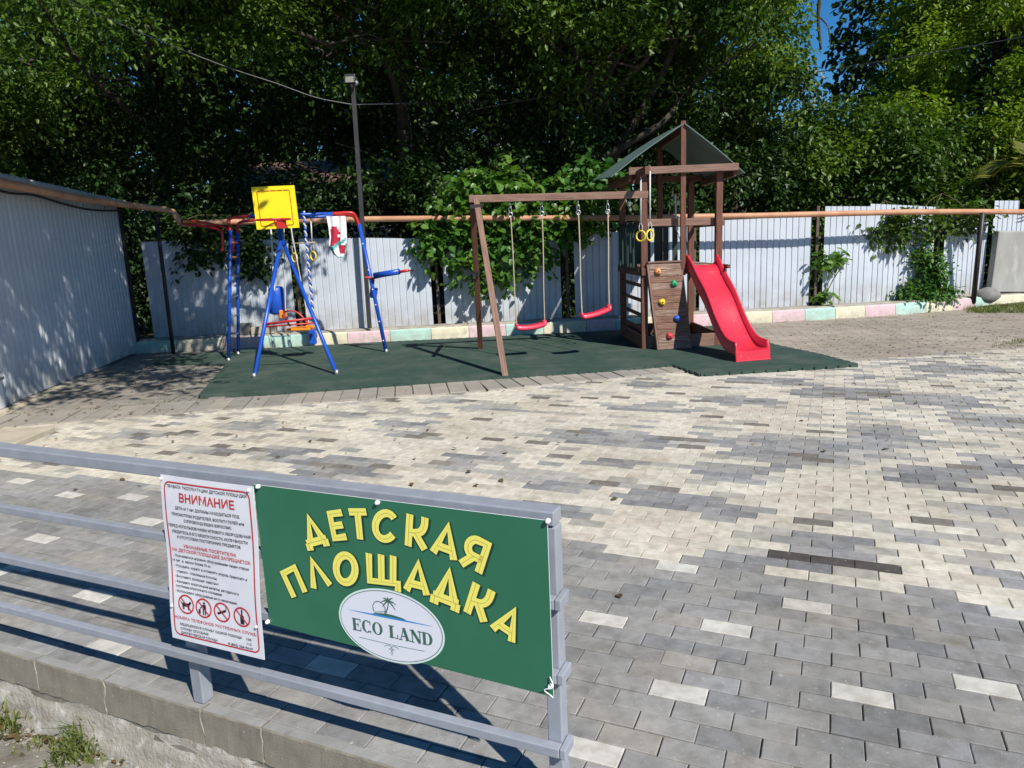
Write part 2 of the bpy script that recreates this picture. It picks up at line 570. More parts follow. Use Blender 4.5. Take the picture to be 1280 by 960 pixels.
def brick_colour(r, c):
    rr = random.random()
    j = random.uniform(.92, 1.08)
    if (r, c) in WHITE: col = WHITEC; j = random.uniform(.96, 1.05)
    elif (r, c) in DARK: col = SLATE
    elif r == -10 and -2 <= c <= 2: col = CREAM if rr < .5 else GREYB
    elif r >= -6 or (r == -7 and mnoise.noise((c * .5, 3.3, 0)) > .15):
        k = mnoise.noise((c * .13, r * .13, 9.1))
        col = GREY if k > -.1 else (.276, .270, .258)
        if rr < .05: col = (.335, .318, .285)
        elif rr < .20: col = GREYB
        elif rr < .33: col = (.25, .248, .242)
    else:
        k = 0
        for (r0, c0, hr, hc) in CLOUDS:
            d = ((r - r0) / hr) ** 2 + ((c + .5 - c0) / hc) ** 2
            k = max(k, 1.25 - d)
        k += .42 * mnoise.noise((c * .22, r * .5, 1.7)) + random.uniform(-.38, .38) + (.20 if c > 0 and r < -24 else 0)
        if k > .62:
            col = GREYB if rr < .5 else ((.262, .260, .262) if rr < .8 else (BROWN if rr < .88 else GREYD))
        elif k > .30:
            col = (.43, .41, .37) if rr < .6 else (GREYB if rr < .85 else CREAM)
        else:
            col = CREAM if rr < .62 else (CREAM2 if rr < .86 else ((.41, .385, .335) if rr < .965 else BROWN))
    return tuple(min(1, q * j) for q in col)


def brick_mesh(l, wd, h, bv):
    """top and sides of one paver with a chamfered edge, centred, top at z=0"""
    x, y = l / 2, wd / 2
    vs = []
    for (a, q, z) in ((x - bv, y - bv, 0), (x, y, -bv * .8), (x, y, -h)):
        vs += [(-a, -q, z), (a, -q, z), (a, q, z), (-a, q, z)]
    fs = [(0, 1, 2, 3)]
    for k in (0, 4):
        for i in range(4):
            j = (i + 1) % 4
            fs.append((k + i, k + 4 + i, k + 4 + j, k + j))
    return vs, fs


def joined_pieces(name, items, vs, fs, mat, parent):
    """items: (Matrix, colour); one mesh of many pieces"""
    nv = len(vs)
    V = np.empty((len(items), nv, 3), np.float32)
    A = np.array([(*v, 1) for v in vs])
    col = np.empty((len(items), nv, 4), np.float32)
    for i, (mtx, c) in enumerate(items):
        V[i] = (A @ np.array(mtx).T)[:, :3]
        col[i] = (*c, 1)
    F = []
    for i in range(len(items)):
        k = i * nv
        F += [tuple(q + k for q in f) for f in fs]
    me = bpy.data.meshes.new(name)
    me.from_pydata(V.reshape(-1, 3).tolist(), [], F)
    a = me.attributes.new('col', 'FLOAT_COLOR', 'POINT')
    a.data.foreach_set('color', col.ravel())
    me.materials.append(mat)
    o = link(bpy.data.objects.new(name, me))
    o.parent = parent
    return tag(o, kind='stuff')


paving = bpy.data.objects.new('brick_paving', None)
link(paving)
tag(paving, kind='structure')
items = []
for r in range(-105, 11):
    c = -50 + (.5 if r % 2 else 0)
    while c < 64:
        p = rc(r + .5, c + .5)
        if p.y < border_y(p.x) + .05 and p.y > terrace_edge(p.x) + .02 and -9 < p.x < 14.5 and p.y > .2:
            q = pj(p)
            if True:
                mt = Matrix.Translation(p + Vector((random.uniform(-.0012, .0012), random.uniform(-.0012, .0012), random.uniform(-.0022, .0018)))) @ Matrix.Rotation(GA + random.gauss(0, .004), 4, 'Z') @ Matrix.Rotation(random.gauss(0, .006), 4, 'X') @ Matrix.Rotation(random.gauss(0, .003), 4, 'Y')
                inview = q[2] > .3 and 0 <= q[0] <= 1280 and q[1] <= 960
                # hidden behind the two boards: leave those for the joined part
                items.append((q[2] + (0 if inview else 1000), mt, brick_colour(r, c)))
        c += 1
items.sort(key=lambda t: t[0])
bvs, bfs = brick_mesh(BL - .0036, BW - .0036, .05, .0028)
me0 = bpy.data.meshes.new('brick')
me0.from_pydata(bvs, [], bfs)
me0.materials.append(M['brick_one'])
for k, (d, mt, col) in enumerate(items[:290]):
    o = bpy.data.objects.new('brick', me0)
    o.matrix_world = mt
    o.color = (*col, 1)
    link(o)
    o.parent = paving
joined_pieces('bricks', [(mt, col) for d, mt, col in items[290:]], bvs, bfs, M['brick_many'], paving)

# ------------------------------------------------------------------ kerb of the terrace and the rough wall under it
kerb = bpy.data.objects.new('terrace_kerb', None)
link(kerb)
tag(kerb, kind='structure')
def ucol(px, py): return (gr(px, py) - GO).dot(U) / BL
kj = [-60, -55, -50, -45, -40, -35, -30, -26.2, -22.0, ucol(40.6, 826), ucol(124.7, 852), ucol(250.7, 887), ucol(323.8, 911), -5.6, -2.6, .6, 3.6, 6.6, 10, 14, 18, 24, 32, 40]
kj = sorted(kj)
for a, c in zip(kj, kj[1:]):
    bb = MB()
    nseg = max(3, int((c - a) * 9)) if -26 < c < 4 else 4
    rows = []
    g_ = .0045 / BL
    for i in range(nseg + 1):
        t = a + g_ + (c - a - 2 * g_) * i / nseg
        w_ = lambda s: .0028 * mnoise.noise((t * 3.1, s, a)) + .0022 * mnoise.noise((t * 13, s, a))
        rows.append([rc(10.98, t, -.003), rc(11.365 + w_(1) * 8, t, -.003 + w_(1)), rc(11.40 + w_(2) * 9, t, -.010 + w_(3) * 2), rc(11.41 + w_(5) * 6, t, -.075), rc(11.44 + w_(4) * 10, t, -.142 + w_(6) * 3), rc(10.98, t, -.142)])
    bb.grid(rows, 0, flip=True)
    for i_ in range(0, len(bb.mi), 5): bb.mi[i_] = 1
    nc = 6
    L_ = len(bb.v)
    bb.f += [tuple(range(nc))[::-1], tuple(range(L_ - nc, L_))]
    bb.mi += [0, 0]
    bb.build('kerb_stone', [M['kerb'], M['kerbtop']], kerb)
bb = MB()                                                        # mortar in the joints
for j in kj[1:-1]:
    pts = [rc(11.405 + .03 * mnoise.noise((z * 40, j, 0)), j + .12 * mnoise.noise((z * 14, j, 3)), z) for z in (-.004, -.03, -.06, -.09, -.12, -.139)]
    bb.tube(pts, .0028, 5)
bb.build('mortar_joints', M['mortar'], kerb)
tag(bpy.data.objects['mortar_joints'], kind='stuff')
bb = MB()
rows = []
for i in range(0, 300):
    t = -60 + i * .34
    row = []
    for k in range(9):
        z = -.141 - k * .026
        nn = mnoise.fractal((t * .55, k * .7, 5), .8, 2.1, 5)
        row.append(rc(11.36 + .05 * k + .16 * nn, t, z + .01 * nn))
    rows.append(row)
bb.grid(rows, 0, flip=True)
tag(bb.build('retaining_wall', M['rough'], smooth=True), kind='structure')

# ------------------------------------------------------------------ old paving: left yard, border stones, right yard
oldp = bpy.data.objects.new('old_paving', None)
link(oldp)
tag(oldp, kind='structure')
BD = Vector((math.cos(.155), math.sin(.155), 0))
BP = Vector((-math.sin(.155), math.cos(.155), 0))
OPC = [(.27, .245, .21), (.255, .235, .205), (.28, .255, .218), (.245, .228, .20), (.268, .240, .205)]


def pave(name, mesh, mat, pos, ang, col):
    o = bpy.data.objects.new(name, mesh)
    o.location = pos
    o.rotation_euler = (random.gauss(0, .006), random.gauss(0, .006), ang + random.gauss(0, .006))
    o.color = (*col, 1)
    link(o)
    o.parent = oldp
    return o


vs, fs = brick_mesh(.19, .60, .06, .006)
mbs = bpy.data.meshes.new('border_stone')
mbs.from_pydata(vs, [], fs)
mbs.materials.append(M['oldpaver'])
for i in range(60):
    x = -9.5 + i * .197
    p = Vector((x, border_y(x) + .31, .012 + random.uniform(-.004, .004)))
    if x > 2.0: break
    sl_ = math.atan2(border_y(x + .2) - border_y(x - .2), .4)
    q = random.choice(OPC)
    jj = random.uniform(1.12, 1.32)
    pave('border_stone', mbs, M['oldpaver'], p, sl_, tuple(min(1, v * jj) for v in q))
vs, fs = brick_mesh(.19, .39, .06, .006)
mps = bpy.data.meshes.new('paver')
mps.from_pydata(vs, [], fs)
mps.materials.append(M['oldpaver'])
cnt = 0
far = []
for i in range(60):
    for j in range(16):
        p = Vector((-9.5, border_y(-9.5), 0)) + BD * (i * .197) + BP * (.82 + j * .4 + (.2 if i % 2 else 0))
        if p.y < border_y(p.x) + .78: continue
        if p.y > 12.5 or p.x > -3.3 or p.x < -7.6: continue
        p.z = .006 + random.uniform(-.004, .004)
        jj = random.uniform(.92, 1.1)
        q = tuple(v * jj for v in random.choice(OPC))
        if p.x > -3.9 and p.y > 8.3: continue
        pave('paver', mps, M['oldpaver'], p, .155, q)
items2 = []
vs, fs = brick_mesh(.292, .093, .05, .004)
A2 = -.20
for i in range(-90, 140):
    for j in range(-10, 90):
        p = Vector((5.5, 10.5, 0)) + Vector((math.cos(A2), math.sin(A2), 0)) * ((i + (.5 if j % 2 else 0)) * .297) + Vector((-math.sin(A2), math.cos(A2), 0)) * ((j - 40) * .098)
        if p.x < 1.7 or p.x > 14 or p.y > 14.2 or p.y < border_y(p.x) + .05: continue
        k = mnoise.noise((p.x * .7, p.y * .7, 4))
        q = random.choice(OPC)
        jj = (1.22 + .25 * k) * random.uniform(.93, 1.07)
        q = tuple(v * jj for v in (q[0] * 1.05, q[1], q[2] * .97))
        items2.append((Matrix.Translation(p + Vector((0, 0, random.uniform(-.004, .002)))) @ Matrix.Rotation(A2 + random.gauss(0, .008), 4, 'Z') @ Matrix.Rotation(random.gauss(0, .012), 4, 'X'), q))
joined_pieces('yard_pavers', items2, vs, fs, M['oldpaver_m'], oldp)

# pale concrete apron along the shed and the raised slab at the left edge
WALLA, WALLB = Vector((-5.70, 7.7, 0)), Vector((-6.42, 12.35, 0))
WD = (WALLB - WALLA).normalized()
WN = Vector((WD.y, -WD.x, 0))                                    # out of the wall, into the yard
def wl(s, off=0.0, z=0.0): return WALLA + WD * s + WN * off + Vector((0, 0, z))
b = MB()
pts = [wl(-3.5, -.3), wl(-3.5, .30), wl(-.2, .22), wl(.9, .16), wl(2.2, .09), wl(3.2, .06), wl(3.2, -.3)]
b.poly([(p.x, p.y) for p in pts], -.05, .022)
tag(b.build('concrete_apron', M['slab'], bevel=.006), kind='structure')
b = MB()
b.poly([(-8.5, 5.35), (-4.60, 6.02), (-4.42, 6.22), (-4.43, 6.80), (-8.5, 6.75)], -.05, .055)
tag(b.build('concrete_slab', M['slab'], bevel=.012), kind='structure')


# ------------------------------------------------------------------ rubber mat
def teeth(a, c, pitch=.148, d=.02):
    a, c = Vector(a), Vector(c)
    ln = (c - a).length
    n_ = max(1, int(round(ln / pitch)))
    t = (c - a) / n_
    nrm = Vector((t.y, -t.x)).normalized()
    out = []
    for i in range(n_):
        p = a + t * i
        out += [p, p + t * .36, p + t * .30 + nrm * d, p + t * .92 + nrm * d, p + t * .86]
    return out


mo = [(-3.60, 8.16), (-2.2, 8.24), (-1.1, 8.33), (0, 8.5), (1.2, 8.64), (2.0, 8.80), (2.17, 8.12), (4.06, 8.30), (3.95, 9.15), (3.72, 10.05), (3.62, 12.45), (1.0, 12.35), (-2.7, 12.2), (-4.4, 12.0), (-5.25, 11.75), (-5.45, 10.9), (-4.15, 10.45), (-3.95, 9.6)]
out = []
for i in range(len(mo)):
    out += teeth(mo[i], mo[(i + 1) % len(mo)])
from mathutils.geometry import tessellate_polygon
b = MB()
n = len(out)
zt, zb = .034, -.01
tri = tessellate_polygon([[Vector((p[0], p[1], 0)) for p in out]])
b.add([(p[0], p[1], zt) for p in out], [t if (Vector(out[t[1]]) - Vector(out[t[0]])).cross(Vector(out[t[2]]) - Vector(out[t[0]])) > 0 else t[::-1] for t in tri])
b.add([(p[0], p[1], zt) for p in out] + [(p[0], p[1], zb) for p in out], [(i, i + n, (i + 1) % n + n, (i + 1) % n) for i in range(n)])
tag(b.build('rubber_mat', M['mat']), 'dark green rubber play mat with toothed edges under the playground sets', 'mat')
MZ = .034

# ------------------------------------------------------------------ painted kerb under the fence
def curb_y(x):
    k = [(-9, 12.25), (-6.5, 12.32), (-2.7, 12.42), (1.9, 12.66), (5.6, 12.92), (6.9, 13.08), (8.6, 13.55), (14, 14.9)]
    for (a, ya), (c, yc) in zip(k, k[1:]):
        if a <= x <= c: return ya + (yc - ya) * (x - a) / (c - a)
    return 12.2 if x < -9 else 14.9


def on_curb(px, py=None):
    y = 12.6
    for _ in range(12):
        base_y = 430 - (px - 560) * .075
        p = at(px, base_y, y)
        y = curb_y(p.x)
    return p.x


fk = bpy.data.objects.new('painted_kerb', None)
link(fk)
tag(fk, kind='structure')
bnd = [170, 226, 282, 331, 387, 436, 489, 540, 587, 633, 680, 733, 770, 808, 852, 897, 930, 965, 1006, 1044, 1081, 1119, 1157, 1192, 1218, 1236, 1284, 1330, 1380]
seq = ['mint', 'cream', 'pink']
CT = .20
for i, (p0, p1) in enumerate(zip(bnd, bnd[1:])):
    x0, x1 = on_curb(p0), on_curb(p1)
    bb = MB()
    ns = 5
    rows = []
    for k in range(ns + 1):
        x = x0 + .004 + (x1 - x0 - .008) * k / ns
        y = curb_y(x)
        wv = lambda s: .010 * mnoise.noise((x * 2.2, s, 7))
        rows.append([(x, y - .02 + wv(0), -.02), (x, y - .012 + wv(1), .10), (x, y + wv(2), CT - .02), (x, y + .02 + wv(3), CT + wv(4)), (x, y + .24, CT + .012 + wv(5)), (x, y + .24, -.02)])
    bb.grid(rows, 0, flip=False)
    k0 = len(bb.v) - 6
    bb.f += [tuple(range(6)), tuple(range(k0, k0 + 6))[::-1]]
    bb.mi += [0, 0]
    bb.build('kerb_stone', M[seq[i % 3]], fk)
bb = MB()
rows = []
for k in range(90):
    x = -9 + k * .26
    y = curb_y(x)
    q = lambda s: .014 * mnoise.noise((x * 3, s, 1))
    rows.append([(x, y + .05 + q(0) * 2, CT - .02), (x, y + .06 + q(0) * 2, CT + .022 + q(1)), (x, y + .2, CT + .03 + q(2)), (x, y + .36, CT + .03 + q(3)), (x, y + .9, CT - .05)])
bb.grid(rows, 0)
bb.build('kerb_ledge', M['capstone'], fk, smooth=True)

# ------------------------------------------------------------------ sheet metal profile
def sheet(p0, p1, z0, z1, pitch=.115, groove=.030, depth=.014, nrm=None, wob=.0):
    """vertical ribbed sheet from p0 to p1 (xy); grooves sink away from nrm"""
    p0, p1 = Vector((p0[0], p0[1], 0)), Vector((p1[0], p1[1], 0))
    d = p1 - p0
    ln = d.length
    d.normalize()
    nn = nrm or Vector((d.y, -d.x, 0))
    prof = []
    s_ = 0
    while s_ < ln:
        for ds, dep in ((0, 0), (pitch - groove, 0), (pitch - groove + .007, -depth), (pitch - .007, -depth)):
            if s_ + ds < ln: prof.append((s_ + ds, dep))
        s_ += pitch
    prof.append((ln, 0))
    b_ = MB()
    top, bot = [], []
    for s_, dep in prof:
        q = p0 + d * s_ + nn * dep
        zj = wob * mnoise.noise((s_ * .8, p0.x, 3))
        top.append((q.x, q.y, z1(s_ / ln) + zj if callable(z1) else z1 + zj))
        bot.append((q.x, q.y, z0))
    b_.grid([bot, top])
    # thickness: a back skin 1.5 mm behind
    b_.grid([[(q[0] - nn.x * .0015, q[1] - nn.y * .0015, q[2]) for q in bot], [(q[0] - nn.x * .0015, q[1] - nn.y * .0015, q[2]) for q in top]], flip=True)
    return b_


# ------------------------------------------------------------------ back fence
def fence_y(x): return curb_y(x) + .33
fence = thing('metal_fence', 'long white ribbed metal fence on the painted kerb', 'fence', (0, fence_y(0), CT))
def fx(px, py=380):
    y = 13
    for _ in range(10):
        p = at(px, py, y)
        y = fence_y(p.x)
    return p.x
def fz(px, py):
    return at(px, py, fence_y(fx(px, py))).z
panels = [(187, 275, 302, 300), (275, 367, 300, 299), (381, 460, 298, 297), (460, 540, 297, 298), (556, 640, 298, 300), (640, 701, 300, 300), (719, 790, 294, 288), (790, 862, 287, 283),
          (874, 950, 276, 273), (950, 1010, 273, 271), (1027, 1082, 258, 258), (1082, 1161, 255, 259), (1175, 1226, 262, 262), (1233, 1262, 251, 251), (1262, 1330, 268, 268), (1330, 1420, 268, 268)]
for (a, c, ta, tc) in panels:
    xa, xc = fx(a), fx(c)
    za, zc = fz(a, ta), fz(c, tc)
    sheet((xa, fence_y(xa)), (xc + .012, fence_y(xc) - .004), CT + .02, lambda t, za=za, zc=zc: za + (zc - za) * t, wob=.006).build('panel', M['fence'], fence)
for px in (374, 548, 710, 868, 1018.5, 1168):
    x = fx(px)
    bb = MB()
    bb.box((x, fence_y(x) + .02, 1.0), (.05, .05, 1.75 + (.25 if px == 1018.5 else 0)))
    bb.build('post', M['rustpost'], fence, bevel=.004)
bb = MB()
for za in (.55, 1.45):
    pts = [(x, fence_y(x) + .075, za) for x in (-6.2, -3, 0, 3, 5.6, 7.5, 9)]
    for p, q in zip(pts, pts[1:]): bb.beam(p, q, .03, .04)
bb.build('cross_rail', M['rustpost'], fence)

# ------------------------------------------------------------------ shed on the left
shed = thing('shed', 'white ribbed metal shed with grey corrugated roof at the left', 'shed', wl(2.3))
def wz(s): return 2.56 - .01 * s
for s0, s1 in ((-3.6, -.62), (.30, 1.2), (1.2, 2.4), (2.4, 3.6), (3.6, 4.72)):
    p, q = wl(s0), wl(s1)
    sheet((p.x, p.y), (q.x, q.y), .03, lambda t, s0=s0, s1=s1: wz(s0 + (s1 - s0) * t), nrm=WN, pitch=.13, groove=.055, depth=.024).build('wall_sheet', M['shed'], shed)
b = MB()
b.beam(wl(4.76, .01, .0), wl(4.76, .01, 2.45), .07, .07)
b.build('corner_post', M['darkpost'], shed)
b = MB()
p0, p1 = wl(-.60, .012, 1.05), wl(.28, .012, 1.05)
b.box((p0 + p1) / 2, ((p1 - p0).length, .04, 2.05), Matrix((WD, -WN, Vector((0, 0, 1)))).transposed())
dr = b.build('door', M['white'], shed, bevel=.006)
b = MB()
R3 = Matrix((WD, -WN, Vector((0, 0, 1)))).transposed()
b.box(wl(.20, .045, .62), (.05, .03, .16), R3)
b.beam(wl(.20, .06, .66), wl(.05, .085, .65), .02, .025)
b.ball(wl(.20, .06, .58), .022)
b.build('handle', M['steel'], dr, bevel=.004)
one('latch', M['steel'], lambda q: q.beam(wl(.30, .05, .36), wl(.12, .05, .35), .02, .03), dr, bevel=.003)
b = MB()                                                        # back and side walls, plain
for a_, c_ in ((wl(-3.6, -3.0), wl(4.72, -3.0)), (wl(4.74, -3.0), wl(4.74, -.02)), (wl(-3.6, -3.0), wl(-3.6, -.02))):
    b.beam(a_ + Vector((0, 0, 1.25)), c_ + Vector((0, 0, 1.25)), .03, 2.5)
b.build('rear_wall', M['shed'], shed)
b = MB()
rows = [[], []]
for k in range(0, 300):
    s_ = -3.8 + k * .03
    if s_ > 4.95: break
    zz = .018 * math.sin(s_ / .15 * 2 * math.pi)
    rows[0].append(wl(s_, .18, 2.57 - .02 * s_ + zz))
    rows[1].append(wl(s_, -3.3, 2.75 - .02 * s_ + zz))
b.grid(rows, flip=True)
b.grid([[p - Vector((0, 0, .004)) for p in r_] for r_ in rows])
b.build('roof', M['roofsheet'], shed)
b = MB()
b.beam(wl(-3.6, .06, 2.54), wl(4.8, .06, 2.50), .05, .08)
b.build('eaves_board', M['roofsheet'], shed)

b = MB()
rows = [[], [], []]
for k in range(0, 420):
    s_ = -3.8 + k * .02
    if s_ > 4.6: break
    zz = .012 * math.sin(s_ / .13 * 2 * math.pi)
    zt_ = 2.615 - .018 * s_
    rows[0].append(wl(s_, .20, 2.47))
    rows[1].append(wl(s_, .20, zt_ + zz))
    rows[2].append(wl(s_, -.3, zt_ + .06 + zz))
b.grid(rows)
b.build('roof_edge', M['roofsheet'], shed)

# gas pipe along the shed and the fence
def pipe_y(x): return curb_y(x) + float(np.interp(x, [-6, -2.7, -1.2, 1.5], [-.14, .14, .12, -.12]))
pp = [wl(-4, .30, 2.52), wl(0, .32, 2.485), wl(2.4, .36, 2.43), at(165, 257, 11.9), at(206, 262, 12.15), at(215, 264.5, 12.2)]
el = smooth_path([at(215, 264.5, 12.2), at(219, 268, 12.2), at(223, 275, 12.2), at(229, 280, 12.2), at(238, 280, 12.2)], 4)
run = []
for px, py in ((262, 278), (340, 276.5), (460, 274), (560, 273), (660, 273), (800, 272), (950, 269.5), (1030, 267.5), (1130, 265), (1210, 264.5), (1290, 265), (1370, 266)):
    y = 12.5
    for _ in range(8):
        p = at(px, py, y)
        y = pipe_y(p.x)
    run.append(p)
b = MB()
b.tube(pp[:-1] + el + run, .050, 12)
po = b.build('gas_pipe', M['pipe'], smooth=True)
tag(po, 'long orange painted gas pipe running along the shed and the fence', 'pipe')
b = MB()
b.tube([gr(217, 443), at(195, 268, gr(217, 443).y)], .032, 8)
tag(b.build('pipe_post', M['darkpost'], smooth=True), 'black steel post holding the orange pipe at the shed corner', 'post', 'posts holding the orange pipe')
b = MB()
pr = at(1217, 372, pipe_y(8.3) + .25)
b.tube([pr - Vector((0, 0, .1)), at(1228, 266, pipe_y(8.4))], .045, 8)
tag(b.build('pipe_post', M['darkpost'], smooth=True), 'leaning black post holding the orange pipe near the grey boulder', 'post', 'posts holding the orange pipe')
b = MB()
b.tube(smooth_path([wl(.9, .05, 2.44), wl(1.1, .10, 2.42), wl(1.6, .12, 2.43), wl(2.4, .13, 2.37), wl(3.2, .12, 2.34), wl(4.0, .12, 2.36), wl(4.6, .08, 2.40)], 6), .016, 6)
tag(b.build('hose', M['cable'], smooth=True), 'black hose sagging under the orange pipe on the shed wall', 'hose')

# lamp pole and wires
lp = at(462, 410, 12.47)
lt = at(441, 106, lp.y)
pole = thing('lamp_pole', 'tall grey lamp pole with a floodlight behind the blue playset', 'lamp', lp)
one('pole', M['pole'], lambda b_: b_.beam(lp, lt, .068, .068, (0, 1, 0)), pole, bevel=.006)
b = MB()
hd = at(437.5, 99, lp.y - .12)
b.box(hd, (.17, .06, .15), Matrix.Rotation(-.35, 3, 'X'))
fl = b.build('floodlight', M['black'], pole, bevel=.006)
b = MB()
b.box(hd + Vector((0, -.040, -.012)), (.13, .006, .10), Matrix.Rotation(-.35, 3, 'X'))
b.build('lens', M['lampglass'], fl)
b = MB()
b.beam(hd + Vector((.0, .03, -.02)), lt + Vector((0, 0, -.06)), .03, .03)
b.ball(lt + Vector((.05, -.02, .02)), .05)
b.build('bracket', M['steel'], pole)
def wire(name, pts, r, mat, label):
    b_ = MB()
    b_.tube(smooth_path(pts, 8), r, 5)
    return tag(b_.build(name, M[mat], smooth=True), label, 'cable')
wire('overhead_cable', [at(443, 131, lp.y), at(396, 122, 12.1), at(345, 104, 11.7), at(290, 86, 11.2), at(230, 63, 10.6), at(158, 33, 9.9), at(83, -1, 9.2), at(-60, -70, 8)], .0062, 'cablegrey', 'overhead cable sloping from the lamp pole up to the upper left')
wire('overhead_cable', [at(443, 131, lp.y), at(600, 127, 15), at(740, 119, 16), at(825, 114, 16.4), at(1000, 93, 16.2), at(1100, 77, 15.4), at(1280, 46, 14.2), at(1500, 0, 12)], .011, 'cable', 'overhead cable running right from the lamp pole past the trees')

# ------------------------------------------------------------------ front railing
RB = gr(247, 880)                                               # front of the left post
RB.z = 0
def sg(u, z, off=0.0): return RB + U * u + N * off + Vector((0, 0, z))
RU = Matrix((U, -N, Vector((0, 0, 1)))).transposed()
railing = thing('front_railing', 'grey painted metal railing carrying the two boards in front', 'railing', sg(0, 0))
for u in (-4.2, -2.8, -1.4, .0, 1.398):
    b = MB()
    b.box(sg(u, .43, -.03), (.05 if u < 1 else .044, .05, .86), RU)
    b.build('post', M['rail'], railing, bevel=.004)
b = MB()
b.box(sg(-1.432, .885, -.03), (5.70, .06, .04), RU)
b.build('top_rail', M['rail'], railing, bevel=.004)
for z in (.655, .435, .205):
    b = MB()
    b.box(sg(-1.43, z, .012), (5.70, .03, .03), RU)
    b.build('rail', M['rail'], railing, bevel=.003)
for z in (.655, .435, .205):
    b = MB()
    b.box(sg(1.4305, z, -.010), (.018, .072, .032), RU)
    b.build('rail_end', M['rail'], railing, bevel=.003)

# ------------------------------------------------------------------ flat print on boards
TINY = [0]
def face_quad(bm, pts, off, mi=0):
    k = len(bm.v)
    bm.v += [tuple(sg(p[0], p[1], off)) for p in pts]
    bm.gc += [(0, 0, 0)] * len(pts)
    bm.f.append(tuple(range(k, k + len(pts))))
    bm.mi.append(mi)


def ribbon(bm, pts, w_, off, mi=0, closed=False, mapf=None, step=3e-5):
    """strip of width w_ along a polyline given in letter units; mapf maps to board (u,z)"""
    pts = [Vector(p) for p in pts]
    n_ = len(pts)
    l_, r_ = [], []
    for i in range(n_):
        if closed:
            a, c = pts[i - 1], pts[(i + 1) % n_]
        else:
            a, c = pts[max(i - 1, 0)], pts[min(i + 1, n_ - 1)]
        d1 = (pts[i] - a).normalized() if (pts[i] - a).length > 1e-9 else (c - pts[i]).normalized()
        d2 = (c - pts[i]).normalized() if (c - pts[i]).length > 1e-9 else d1
        t = (d1 + d2)
        if t.length < 1e-6: t = d1
        t.normalize()
        nv = Vector((-t.y, t.x))
        k = max(.8, nv.dot(Vector((-d1.y, d1.x))))
        l_.append(pts[i] + nv * (w_ / 2 / k))
        r_.append(pts[i] - nv * (w_ / 2 / k))
    TINY[0] += 1
    o_ = off + (TINY[0] % 12) * step
    m_ = mapf or (lambda q: q)
    for i in range(n_ if closed else n_ - 1):
        j = (i + 1) % n_
        face_quad(bm, [m_(r_[i]), m_(r_[j]), m_(l_[j]), m_(l_[i])], o_, mi)


def arc(cx, cy, rx, ry, a0, a1, n_=20):
    return [(cx + rx * math.cos(math.radians(a0 + (a1 - a0) * i / n_)), cy + ry * math.sin(math.radians(a0 + (a1 - a0) * i / n_))) for i in range(n_ + 1)]


W_ = .2
LET = {
    'Д': [[(.20, .22), (.46, .92), (.82, .22)], [(.0, .2), (1.0, .2)], [(.09, .2), (.09, -.02)], [(.91, .2), (.91, -.02)]],
    'Е': [[(1, .9), (.12, .9), (.12, .1), (1, .1)], [(.12, .5), (.9, .5)]],
    'Т': [[(0, .9), (1, .9)], [(.5, .9), (.5, 0)]],
    'С': [arc(.5, .5, .42, .41, 38, 322, 22)],
    'К': [[(.12, 0), (.12, 1)], [(.12, .44), (.42, .46)] + arc(.5, .86, .37, .38, -80, 0, 8) + [(.88, 1)], [(.42, .46), (.9, 0)]],
    'А': [[(.09, 0), (.5, .92), (.91, 0)], [(.2, .25), (.8, .25)]],
    'Я': [[(.88, 0), (.88, .9)] + [(.5, .9)] + arc(.45, .65, .33, .25, 90, 270, 10) + [(.88, .4)], [(.5, .42), (.08, 0)]],
    'П': [[(.11, 0), (.11, .9), (.89, .9), (.89, 0)]],
    'Л': [[(.10, 0), (.36, .92), (.90, 0)]],
    'О': [arc(.5, .5, .4, .41, 0, 345, 23)],
    'Щ': [[(.09, 1), (.09, .1), (1.07, .1), (1.07, -.16)], [(.5, 1), (.5, .1)], [(.9, 1), (.9, .1)]],
}
SIGN = []
def zq(x0, y0, s, pts): return [(x0 + a / s, y0 + c / s) for a, c in pts]
A_, B_ = (320, 600, 6.0), (500, 620, 5.333)
SIGN = [('Д', A_, [(313, 284), (480, 239), (555, 485), (388, 530)]), ('Е', A_, [(530, 235), (648, 220), (690, 445), (575, 460)]), ('Т', A_, [(685, 215), (835, 215), (860, 445), (706, 446)]),
        ('С', A_, [(878, 220), (1085, 232), (1066, 470), (860, 456)]), ('К', B_, [(42, 115), (193, 148), (190, 362), (28, 328)]), ('А', B_, [(230, 149), (420, 221), (385, 437), (195, 365)]),
        ('Я', B_, [(455, 238), (620, 318), (550, 525), (385, 442)]),
        ('П', A_, [(175, 690), (300, 625), (388, 832), (268, 888)]), ('Л', A_, [(350, 596), (525, 561), (583, 783), (408, 818)]), ('О', A_, [(566, 545), (768, 538), (780, 785), (580, 792)]),
        ('Щ', A_, [(812, 545), (1068, 572), (1065, 800), (822, 772)]), ('А', B_, [(31, 408), (218, 456), (205, 668), (18, 620)]), ('Д', B_, [(243, 455), (436, 530), (393, 775), (200, 700)]),
        ('К', B_, [(485, 570), (638, 640), (585, 852), (420, 765)]), ('А', B_, [(682, 690), (857, 810), (768, 989), (593, 869)])]
SOFF = .034                                                    # the boards hang on the front of the rails


def board_uz(px, py):
    d = _ray(px, py)
    o = Vector((0, 0, CAMH))
    t = ((RB + N * SOFF) - o).dot(N) / d.dot(N)
    X = o + d * t
    return (X - RB).dot(U), X.z


